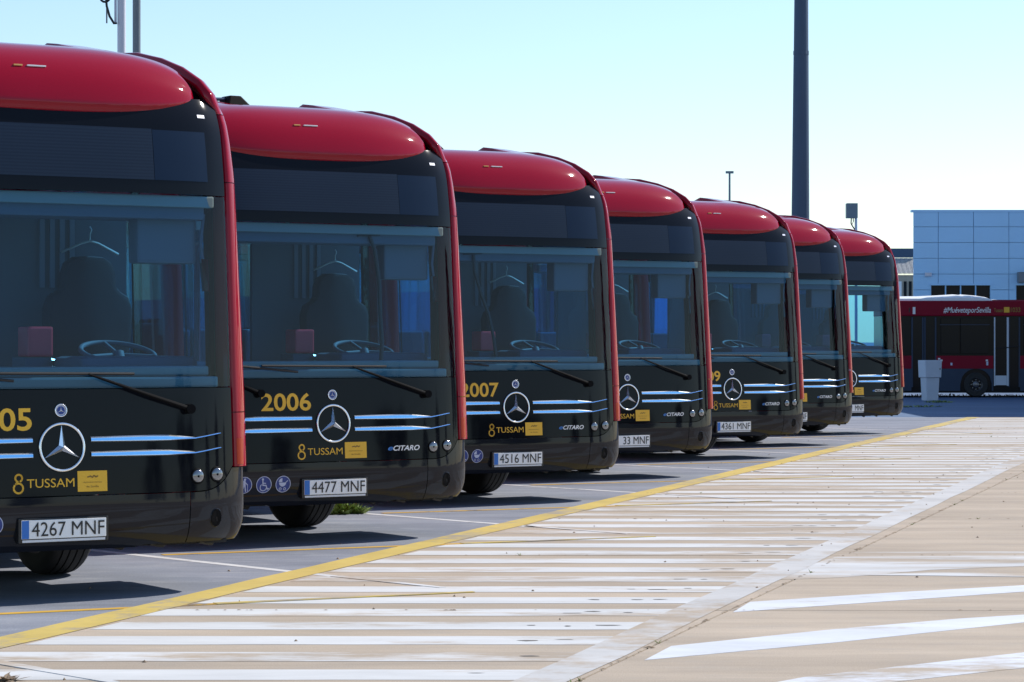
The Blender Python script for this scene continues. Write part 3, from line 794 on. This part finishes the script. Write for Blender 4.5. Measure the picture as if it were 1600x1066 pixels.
proto = make_bus()
px = [373.5, 721.5, 960.4, 1107.7, 1249.4, 1327.8, 1407.4]
Dc = [16.65, 21.12, 25.95, 30.4, 35.3, 39.6, 44.4]
NUM = ['2005', '2006', '2007', '2008', '2009', None, None]
PLT = ['4267 MNF', '4477 MNF', '4516 MNF', '33 MNF', '4361 MNF', 'MNF', 'MNF']
LAB = ['nearest parked red and black city bus at left edge, number ending 005, plate 4267 MNF',
       'red and black city bus with number 2006 and plate 4477 MNF',
       'red and black city bus numbered 007 beside the 2006 bus, plate 4516 MNF',
       'fourth parked red and black city bus in the row, plate ending 33 MNF',
       'fifth parked red and black city bus in the row, plate 4361 MNF',
       'sixth parked red and black city bus, second last of the row',
       'farthest of the seven parked red and black city buses, last of the row']
buses = []
for i in range(7):
    b = proto if i == 0 else copy_tree(proto)
    Xc = (px[i] - 800) * Dc[i] / F_PX
    b.location = (Xc - .955, Dc[i] - .88, 0.002); b.rotation_euler = (0, 0, TH + R((0, .35, -.3, .2, -.4, .3, -.1)[i]))
    tag(b, LAB[i], 'bus', 'new city buses parked side by side')
    buses.append(b)
for c in list(buses[0].children):
    if c.name.startswith('lettering') and c.data and min(v.co.x for v in c.data.vertices) > .45: bpy.data.objects.remove(c)
for i, b in enumerate(buses):
    if NUM[i]: word(NUM[i], -.605, -.185, 1.02, 1.155, .004, .018).build('fleet_number', 'gold', b)
    ph = next(c for c in b.children if c.name.startswith('number_plate'))
    y = FY(0, .43) - .0395
    t = PLT[i]; full = 8; cw = .46 / full
    x0 = -.205 + (8 - len(t)) * cw if len(t) < 8 else -.205
    vs, fs = text_geo(t, 0.0)
    MB().add([(x0 + u * (.255 - x0), y, .397 + v * .084) for u, v in vs], fs).build('plate_number', 'plate_black', ph)

def local(b, p):
    return Matrix.Translation(b.location) @ Matrix.Rotation(TH, 4, 'Z') @ Vector(p)
# coat hangers and loose cables inside some buses: things of their own
ORD = ['nearest bus at left', 'second bus of the row', 'third bus of the row', 'fourth bus of the row', 'fifth bus of the row']
for i in range(5):
    m = MB(); c = Vector((.79, 1.50, 1.0))
    m.tube([(-.20, 0, 2.13), (-.06, 0, 2.19), (.0, 0, 2.205), (.06, 0, 2.19), (.20, 0, 2.12)], [.010, .008, .008, .008, .011], 8)
    m.tube([(0, 0, 2.20), (0, 0, 2.25), (.012, 0, 2.28), (0, 0, 2.30)], .005, 6)
    o = m.build('coat_hanger', 'hanger_metal', None, True)
    o.location = local(buses[i], (.79, 1.46, 0)); o.rotation_euler = (0, 0, TH)
    tag(o, 'pale coat hanger hanging behind the windscreen of the ' + ORD[i], 'coat hanger', 'coat hangers inside the buses')
for i, (x0, x1, y0) in ((1, (.42, .42, .22)), (2, (-.36, -.62, .22))):
    m = MB()
    m.tube([(x0, .20, 2.36), (x0 + .05, .21, 2.25), (x0 + .10, .23, 2.0), (x0 + .115, .24, 1.75), (x0 + .12, .22, 1.55), (x0 + .10, .20, 1.40)] if i == 1 else
           [(x0, .20, 2.36), (x0 + .02, .21, 2.2), (x0 + .10, .23, 2.0), (x0 + .19, .24, 1.8), (x0 + .23, .22, 1.6), (x0 + .25, .20, 1.40)], .016, 8)
    m.tube([(x0 - .11, .20, 2.362), (x0 + .09, .20, 2.372)], .007, 6)
    o = m.build('hanging_cable', 'cable', None, True); o.location = buses[i].location; o.rotation_euler = (0, 0, TH)
    tag(o, 'black cable hanging down inside the windscreen of the ' + ORD[i], 'cable', 'cables inside windscreens')

# ------------------------------------------------------------------ poles and masts
def pole(name, mt, x, D, r0, r1, h, label, cat='pole', seg=14):
    o = MB().tube([(x, D, 0), (x, D, h * .33), (x, D, h * .66), (x, D, h)], [r0, r0 + (r1 - r0) * .33, r0 + (r1 - r0) * .66, r1], seg).build(name, mt, None, True)
    tag(o, label, cat); return o
D = 62.0
mast = empty('lighting_mast', ((1249.5 - 800) * D / F_PX, D, 0))
rb = 33 / 2 * D / F_PX; rt = 15 / 2 * D / F_PX
def mseg(z0, z1, a0, a1, bulge=0.0): 
    MB().tube([(0.004 * z0, 0, z0), (0.004 * z1, 0, z1)], [a0, a1], 12).build('mast_section', 'mast_paint', mast, True)
def mr(z): return rb + (rt - rb) * z / 16
mseg(0, 8.25, mr(0), mr(8.25)); mseg(8.2, 16, mr(8.25) * .985, mr(16))
MB().tube([(.033, 0, 8.21), (.033, 0, 8.30)], mr(8.25) * 1.04, 12).build('collar', 'mast_paint', mast)
for a in range(4):
    MB().box(-.3 + .6 * (a % 2) - .12, -.3 + .6 * (a % 2) + .12, -.35 + .5 * (a // 2), -.05 + .5 * (a // 2), 15.9, 16.2).build('floodlight', 'mast_paint', mast)
tag(mast, 'tall thick dark steel mast rising behind the buses against the sky', 'mast')
D = 47.0
wp = empty('white_pole', ((190 - 800) * D / F_PX, D, 0))
MB().tube([(0, 0, 0), (0, 0, 8.5)], .075, 14).build('shaft', 'pole_white', wp, True)
MB().tube([(-.105, -.02, 7.16), (-.105, -.02, 8.5)], .022, 8).build('conduit', 'pole_white', wp, True)
zc = EYE + (HOR - 37) * D / F_PX
MB().tube([(-.07, -.08, zc), (-.12, -.09, zc - .01), (-.20, -.09, zc + .12), (-.25, -.09, zc + .30), (-.26, -.09, zc + .42)], .021, 8).tube(
    [(-.28 + .09 * math.cos(R(a)), -.09, zc + .47 + .10 * math.sin(R(a))) for a in range(150, 400, 25)], .02, 8).build('cable_loop', 'cable', wp, True)
MB().tube([(-.255, -.05, zc + .0), (-.255, -.05, zc + .9)], .014, 8).build('bracket_rod', 'pole_grey', wp, True)
tag(wp, 'slim white pole with a looped black cable above the nearest bus roof', 'pole')
pole('grey_pole', 'pole_grey', (213.5 - 800) * 48 / F_PX, 48, .072, .072, 9, 'slim dark grey pole right of the white pole above the nearest bus')
D = 150.0
lp = empty('street_light', ((1140 - 800) * D / F_PX, D, 0))
MB().tube([(0, 0, 0), (0, 0, 11.0)], [.10, .055], 8).build('shaft', 'pole_grey', lp, True)
MB().box(-.22, .22, -.1, .1, 10.95, 11.08).build('lamp_head', 'pole_grey', lp)
tag(lp, 'small distant street light with a flat T-shaped head', 'street light')
D = 100.0
x, _, zt = at(1331, 318, D)
an = empty('antenna_post', (x, D, 0))
MB().tube([(.16, 0, 0), (.16, 0, zt - .1)], .055, 8).build('shaft', 'pole_white', an, True)
MB().box(-.22, .20, -.22, .16, zt - .56, zt).build('antenna_box', 'pole_grey', an, bevel=.02)
MB().tube([(-.02, 0, zt - .56), (-.03, 0, zt - .75), (.02, 0, zt - .85), (.12, 0, zt - 1.0)], .025, 6).tube([(.05, 0, zt - .56), (.06, 0, zt - .68), (.0, 0, zt - .8)], .02, 6).build('cable', 'cable', an, True)
tag(an, 'grey antenna box with cables on a short post behind the last bus', 'antenna')

# ------------------------------------------------------------------ far right: blue hall, shed, old bus, cabinet
D = 86.0
hall = empty('metal_hall', ((1427 - 800) * D / F_PX, D, 0))
s_ = D / F_PX
htop = EYE + (HOR - 330) * s_
hx = [0, 39 * s_] + [(39 + 55.2 * k) * s_ for k in range(1, 16)]
hz = [htop - 24.6 * s_ * k for k in range(9) if htop - 24.6 * s_ * k > 0] + [0]
MB().prism([(.02, .06), (hx[-1], .06), (hx[-1], 25), (4.4, 25)], 0, htop - .03).build('wall_core', 'panel_joint', hall)
wx = [((1454 - 1427) * s_, (1548 - 1427) * s_), ((1587 - 1427) * s_, (1700 - 1427) * s_), ((1745 - 1427) * s_, (1850 - 1427) * s_)]
wz0, wz1 = EYE + (HOR - 470) * s_, EYE + (HOR - 446) * s_
for a, b in zip(hx, hx[1:]):
    for t, u in zip(hz, hz[1:]):
        segs = [(a + .008, b - .008, u + .008, t - .008)]
        for (w0, w1) in wx:
            nx = []
            for (p, q, r, s2) in segs:
                if q <= w0 or p >= w1 or s2 <= wz0 or r >= wz1: nx.append((p, q, r, s2)); continue
                if p < w0: nx.append((p, w0, r, s2))
                if q > w1: nx.append((w1, q, r, s2))
                pp, qq = max(p, w0), min(q, w1)
                if r < wz0: nx.append((pp, qq, r, wz0))
                if s2 > wz1: nx.append((pp, qq, wz1, s2))
            segs = nx
        for (p, q, r, s2) in segs:
            if q - p > .01 and s2 - r > .01:
                MB().box(p, q, random.uniform(-.004, .004), .058, r, s2).build('panel', 'panel_blue', hall)
for (w0, w1) in wx:
    f_ = MB().box(w0, w1, .05, .075, wz0, wz1).build('window', 'window_dark', hall)
    n_ = 4
    for k in range(n_ + 1):
        xx = w0 + (w1 - w0) * k / n_; MB().box(xx - .02, xx + .02, .0, .049, wz0, wz1).build('mullion', 'panel_joint', f_)
    MB().box(w0 - .03, w1 + .03, -.03, .048, wz1, wz1 + .06).build('lintel', 'panel_blue', f_)
MB().box(-.05, hx[-1], -.03, .3, htop - .03, htop + .04).build('coping', 'panel_blue', hall)
x, _, z = at(1450, 429, D)
MB().box(x - hall.location.x - .11, x - hall.location.x + .11, -.09, -.005, z - .06, z + .06).build('wall_unit', 'pole_white', hall, bevel=.01)
x, _, z = at(1596, 436, D)
MB().box(x - hall.location.x - .15, x - hall.location.x + .2, -.28, -.005, z - .12, z + .22).build('wall_lamp', 'pole_grey', hall, bevel=.02)
tag(hall, 'flat-roofed hall clad in blue metal panels at right edge', 'building')
D = 125.0
s_ = D / F_PX
shed = empty('corrugated_shed', ((1380 - 800) * D / F_PX, D, 0))
zf0, zf1, ze = EYE + (HOR - 387) * s_, EYE + (HOR - 401) * s_, EYE + (HOR - 428) * s_
MB().box(0, 60 * s_, 1.2, 1.6, zf1, zf0).build('fascia', 'mast_paint', shed)
rw = []
for k in range(121):
    xx = 60 * s_ * k / 120; bz = .045 * math.sin(k * math.pi / 2.0)
    rw.append([(xx, 1.2, zf1 - .02 + bz), (xx - .25, 0, ze + bz)])
MB().grid(rw).build('roof', 'corrugated', shed)
MB().box(0, 60 * s_, .3, .5, 0, ze - .05).build('wall', 'wall_tan', shed)
for k in range(8):
    MB().box(k * .24 + .05, k * .24 + .18, .25, .295, ze - 1.1, ze - .35).build('window', 'window_dark' if k % 3 else 'white_shell', shed)
tag(shed, 'low shed with corrugated metal roof between last bus and blue hall', 'building')

D = 72.0
s_ = D / F_PX
def zz(y): return EYE + (HOR - y) * s_
ob = empty('old_city_bus', (0, D, 0))
def X(p): return (p - 800) * s_
xa, xb = X(1385), X(1900)
MB().box(xa, xb, .03, 2.5, zz(614), zz(474)).build('body_core', 'window_dark', ob)
MB().box(xa - .01, xb + .01, -.02, 2.52, zz(494), zz(470)).build('upper_band', 'old_red', ob, bevel=.03)
wcx, wcz, wr = X(1525), .345, .33
ar = .43
def lower(z0, z1, mt, nm):
    # lower panel with a round cut for the wheel
    segs = [(xa, X(1424)), (X(1463), wcx - ar), (wcx + ar, X(1552)), (X(1594), xb)]
    for a, b in segs: MB().box(a, b, -.01, .03, z0, z1).build(nm, mt, ob)
    n_ = 16; m = MB()
    lo = []; hi = []
    for k in range(n_ + 1):
        xx = wcx - ar + 2 * ar * k / n_; za = wcz + math.sqrt(max(0, ar * ar - (xx - wcx) ** 2))
        lo.append((xx, -.01, min(max(za, z0), z1))); hi.append((xx, -.01, z1))
    m.grid([lo, hi]); m.build(nm, mt, ob)
lower(zz(576), zz(556), 'old_red', 'waist_panel'); lower(zz(611), zz(576.3), 'old_grey', 'skirt_panel')
for a, b in ((1470, 1499), (1501, 1545), (1600, 1690), (1695, 1790)):
    w_ = MB().box(X(a), X(b), .0, .028, zz(553), zz(497)).build('side_window', 'window_dark', ob, bevel=.01)
    MB().box(X(a) - .02, X(b) + .02, -.004, .027, zz(508), zz(507)).build('sash_bar', 'old_grey', w_)
for a, b in ((1424, 1443), (1444, 1463), (1575, 1594)):
    d_ = MB().box(X(a), X(b), .0, .025, zz(605), zz(496)).build('door_leaf', 'window_dark', ob)
    MB().box(X(a), X(a) + .04, -.01, .0, zz(605), zz(496)).box(X(b) - .04, X(b), -.01, .0, zz(605), zz(496)).build('frame', 'old_grey', d_)
d_ = MB().box(X(1553), X(1574), .0, .025, zz(603), zz(496)).build('door_leaf', 'window_dark', ob)
MB().box(X(1553), X(1555), -.015, .0, zz(603), zz(496)).box(X(1573), X(1576), -.015, .0, zz(603), zz(496)).build('frame', 'cabinet', d_)
MB().box(X(1555.3), X(1572.7), -.012, .0, zz(602), zz(587)).build('step_panel', 'cabinet', d_)
MB().tube([(X(1556), -.03, zz(545)), (X(1592), -.03, zz(541))], .012, 6).build('grab_rail', 'cable', d_)
t_ = MB()
w_ = empty('x'); bpy.data.objects.remove(w_)
def wheel_y(cx):
    m = MB(); seg = 40; pr = [(.25, .18), (.25, .30), (.22, .325), (.0, .33), (-.02, .31), (-.02, .18)]
    rows_ = [[(cx + r * math.cos(6.2832 * k / seg), y + .0, wcz + r * math.sin(6.2832 * k / seg)) for k in range(seg)] for y, r in pr]
    o = m.grid(rows_, close=True).build('tyre', 'rubber', ob, True)
    pr = [(-.015, .185), (.03, .15), (.06, .10), (.0, .09), (-.02, .06), (-.02, .001)]
    MB().grid([[(cx + r * math.cos(6.2832 * k / 28), y, wcz + r * math.sin(6.2832 * k / 28)) for k in range(28)] for y, r in pr], close=True).build('rim', 'rim', o, True)
    for k in range(8):
        a = 6.2832 * k / 8; MB().tube([(cx + .125 * math.cos(a), .02, wcz + .125 * math.sin(a)), (cx + .125 * math.cos(a), .05, wcz + .125 * math.sin(a))], .018, 6).build('wheel_nut', 'rim', o)
wheel_y(wcx); wheel_y(wcx + 5.2)
def flat(body, x0, x1, y0, y1, mt, bold=.02, shear=.0, nm='lettering'):
    vs, fs = text_geo(body, bold, shear)
    MB().add([(X(x0) + u * (X(x1) - X(x0)), -.026, zz(y1) + v * (zz(y0) - zz(y1))) for u, v in vs], fs).build(nm, mt, ob)
flat('#MuéveteporSevilla', 1474, 1548, 480, 491.5, 'letter_white', .012, .25)
flat('Tussam', 1553, 1567, 482, 488, 'gold_dark')
flat('1033', 1579, 1594, 480.5, 488, 'gold_dark', .02)
MB().box(X(1568.5), X(1577), -.027, -.021, zz(488.5), zz(480)).build('sticker', 'gold', ob)
MB().box(X(1426), X(1430), -.03, -.021, zz(491), zz(480)).build('vent_lamp', 'white_shell', ob)
MB().box(X(1420), X(1421.5), -.03, -.021, zz(488), zz(481)).build('marker', 'cable', ob)
for a, b in ((1465.5, 559.5), (1469, 562), (1540, 562)): MB().box(X(a), X(a + 3.5), -.02, -.011, zz(b + 2.5), zz(b)).build('notice', 'letter_white', ob)
MB().box(X(1541), X(1544), -.02, -.011, zz(571), zz(565)).box(X(1485), X(1488), -.02, -.011, zz(571), zz(567)).build('notice', 'icon_white', ob)
m = MB(); rw = []
for p, top, base in ((1380, 462.5, 471), (1442, 462, 471), (1476, 460.5, 471), (1500, 459, 471), (1508, 460, 471), (1512, 459, 471), (1530, 460.5, 470), (1545, 463, 470), (1553, 466.5, 470), (1567, 467.2, 470)):
    rw.append([(X(p), .25, zz(base)), (X(p), .30, zz((top + base) / 2)), (X(p), .55, zz(top) - .02), (X(p), 1.2, zz(top)), (X(p), 1.9, zz(top) - .02), (X(p), 2.2, zz(base))])
m.grid(rw, flip=True); m.build('roof_unit', 'white_shell', ob, True)
MB().box(X(1553), xb, .1, 2.4, zz(470), zz(468.5)).build('roof_skin', 'old_red', ob)
MB().box(xa, X(1552), .4, 2.4, zz(471), zz(469)).build('roof_skin', 'white_shell', ob)
tag(ob, 'older dark red bus parked crosswise at right, hashtag lettering on its side', 'bus')
D = 68.5
s2 = D / F_PX
cb = empty('utility_cabinet', ((1453 - 800) * s2, D, 0)); cb.rotation_euler = (0, 0, R(24))
def fr(z0, z1, w0, w1, d0, d1): return MB().add([(-w0, -d0, z0), (w0, -d0, z0), (w0, d0, z0), (-w0, d0, z0), (-w1, -d1, z1), (w1, -d1, z1), (w1, d1, z1), (-w1, d1, z1)], [(3, 2, 1, 0), (4, 5, 6, 7), (0, 1, 5, 4), (1, 2, 6, 5), (2, 3, 7, 6), (3, 0, 4, 7)])
zb_, zm, zt = .06, EYE + (HOR - 590) * s2, EYE + (HOR - 563) * s2
fr(-.01, zm - .005, .175, .20, .12, .14).build('pedestal', 'cabinet', cb, bevel=.012)
hd = fr(zm, zt, .235, .25, .17, .18).build('cabinet_box', 'cabinet', cb, bevel=.012)
MB().box(.18, .20, -.19, -.17, zm + .2, zm + .24).build('lock', 'cable', hd)
tag(cb, 'pale grey utility cabinet on a narrow pedestal before the older red bus', 'cabinet')
# canopy beyond the right edge of the picture: its roof shades the far end of the yard
cot = 1 / math.tan(SUN_EL); ch = 7.0
dx, dy = math.cos(SUN_AZ) * ch * cot, math.sin(SUN_AZ) * ch * cot
cn = empty('yard_canopy', (0, 0, 0))
c0x, c0y, c1y = 8.6 + dx, 53.6 + dy, 70.6 + dy
MB().box(c0x, 62, c0y, c1y, ch - .15, ch + .25).build('roof', 'cabinet', cn)
for xx in (c0x + 6, c0x + 22, 60):
    for yy in (c0y + .6, c1y - .6): MB().tube([(xx, yy, -.01), (xx, yy, ch - .15)], .12, 10).build('post', 'pole_grey', cn)
tag(cn, 'flat yard canopy on posts beyond right edge, shading the ground at the far end', 'canopy')

# ------------------------------------------------------------------ weeds, leaves, trees behind the viewer (seen in the glass)
def tuft(name, cx, cy, lx, ly, n, h, mt, label, kind='stuff', rot=0.0):
    m = MB(); rnd = random.Random(int(cx * 100 + cy * 7))
    for _ in range(n):
        a = rnd.uniform(-1, 1); b = rnd.uniform(-1, 1)
        if a * a + b * b > 1: continue
        x = cx + a * lx * math.cos(rot) - b * ly * math.sin(rot); y = cy + a * lx * math.sin(rot) + b * ly * math.cos(rot)
        an_ = rnd.uniform(0, 6.28); hh = h * rnd.uniform(.4, 1.1) * (1 - .5 * (a * a + b * b)); w = rnd.uniform(.006, .016); le = rnd.uniform(.01, .06)
        c, s = math.cos(an_), math.sin(an_)
        m.add([(x - w * s, y + w * c, 0.0), (x + w * s, y - w * c, 0.0), (x + le * c + w * 1.4 * s, y + le * s - w * 1.4 * c, hh * .6), (x + le * 2 * c, y + le * 2 * s, hh), (x + le * c - w * 1.4 * s, y + le * s + w * 1.4 * c, hh * .6)], [(0, 1, 2, 3, 4)])
    o = m.build(name, mt); tag(o, label, 'weeds', kind=kind); return o
gx, gy = g(520, 803)
tuft('weed_patch', gx, gy, .30, .14, 900, .12, 'foliage', 'green weeds growing under the front of the bus numbered 2006', rot=R(20))
gx, gy = g(1425, 636); tuft('weed_strip', gx, gy, .9, .5, 160, .05, 'foliage', 'low weeds along a crack in the shaded ground by the last bus', rot=R(30))
gx, gy = g(1467, 629); tuft('weed_clump', gx, gy, .35, .35, 120, .07, 'foliage', 'small weed clump in the shade before the older red bus')
gx, gy = g(1468, 619.5); tuft('dry_grass', gx + .5, gy, 2.0, .3, 200, .10, 'dry_leaf', 'dry grass at the foot of the utility cabinet')
gx, gy = g(6, 1064); tuft('dry_leaves', gx, gy, .05, .08, 40, .035, 'dry_leaf', 'small heap of dry brown leaves at the bottom left corner')
rnd = random.Random(11)
m = MB()
for _ in range(110):
    D = rnd.uniform(11.5, 48); x = rnd.uniform(xl(D) - 1.2, min(D * .2, xr(D) + 5)); r = rnd.uniform(.005, .014)
    n_ = 6; a0 = rnd.uniform(0, 6)
    m.add([(x + r * math.cos(a0 + i) * rnd.uniform(.6, 1.3), D + r * math.sin(a0 + i) * rnd.uniform(.6, 1.3), .002) for i in range(n_)] + [(x, D, .012)], [(i, (i + 1) % n_, n_) for i in range(n_)])
lt = m.build('litter', 'dry_leaf'); tag(lt, 'scattered crumbs of dry leaf and grit on the pavement', 'litter', kind='stuff')

m = MB(); wd = MB()
def bits(fx, fy, n, spread):
    for _ in range(n):
        t = rnd.random(); x = fx(t) + rnd.gauss(0, spread); y = fy(t) + rnd.gauss(0, spread * .6); r = rnd.uniform(.004, .010) * (1 + 1.0 * (rnd.random() > .95))
        k_ = 6; a0 = rnd.uniform(0, 6)
        m.add([(x + r * 1.6 * math.cos(a0 + i) * rnd.uniform(.5, 1.3), y + r * math.sin(a0 + i) * rnd.uniform(.5, 1.3), .0036) for i in range(k_)] + [(x, y, .0036 + r * .35)], [(i, (i + 1) % k_, k_) for i in range(k_)])
        if rnd.random() > .965:
            for _2 in range(4):
                a = rnd.uniform(0, 6.28); wd.add([(x - .004, y, 0), (x + .004, y, 0), (x + .03 * math.cos(a), y + .03 * math.sin(a), rnd.uniform(.01, .03))], [(0, 1, 2)])
bits(lambda t: xj(11 + 40 * t), lambda t: 11 + 40 * t, 300, .008)
for r_ in rows:
    if 12 < r_ < 50: bits(lambda t: xl(r_) + t * (min(.2 * r_, 12) - xl(r_)), lambda t: r_, 22, .008)
jd = m.build('joint_dirt', 'dry_leaf'); tag(jd, 'dirt and dry crumbs gathered in the concrete joints', 'dirt', kind='stuff')
jw = wd.build('joint_weeds', 'foliage'); tag(jw, 'tiny weeds sprouting from the concrete joints', 'weeds', kind='stuff')

def tree_proto(seed, h):
    rnd = random.Random(seed); root = empty('tree')
    m = MB(); m.tube([(0, 0, 0), (.05, .02, h * .25), (-.04, .05, h * .5), (0, 0, h * .75)], [.18, .14, .10, .04], 8)
    for k in range(6):
        a = rnd.uniform(0, 6.28); z = h * rnd.uniform(.25, .55); L = h * rnd.uniform(.2, .32)
        m.tube([(0, 0, z), (L * .5 * math.cos(a), L * .5 * math.sin(a), z + L * .5), (L * math.cos(a), L * math.sin(a), z + L * .8)], [.07, .05, .02], 6)
    m.build('trunk', 'bark', root)
    c = MB(); blobs = []
    for k in range(26):
        a = rnd.uniform(0, 6.28); rr = h * .34 * math.sqrt(rnd.random()); z = h * rnd.uniform(.38, .92); blobs.append((rr * math.cos(a) * (1.25 - z / h * .7), rr * math.sin(a) * (1.25 - z / h * .7), z, h * rnd.uniform(.08, .15)))
    for (bx, by, bz, br) in blobs:
        for _ in range(110):
            d = Vector((rnd.gauss(0, 1), rnd.gauss(0, 1), rnd.gauss(0, 1))).normalized() * br * rnd.uniform(.55, 1.1); p = Vector((bx, by, bz)) + d
            u = Vector((rnd.gauss(0, 1), rnd.gauss(0, 1), rnd.gauss(0, 1))).normalized() * .14; v = u.cross(d).normalized() * .10
            c.add([p - u, p - v, p + u, p + v], [(0, 1, 2, 3)])
    c.build('crown', 'dark_foliage', root)
    return root
t0 = tree_proto(1, 6.5); t1 = tree_proto(2, 7.5)
spots = [(64, -34), (69, -24), (74, -12), (71, 0), (78, 9), (73, 20), (60, -44), (82, -20), (67, 84), (72, 66), (66, 50), (68, 36), (60, 94), (74, 104)]
for i, (x, y) in enumerate(spots):
    o = (t0 if i == 0 else t1) if i < 2 else copy_tree((t0, t1)[i % 2])
    o.location = (x, y, -.02); o.rotation_euler = (0, 0, i * 1.3); sc_ = (1 if i < 8 else 1.5) + .12 * ((i * 7) % 5 - 2); o.scale = (sc_, sc_, sc_)
    tag(o, 'dark leafy tree beyond the right edge, seen only as a reflection in the bus glass', 'tree', 'trees reflected in the bus glass')
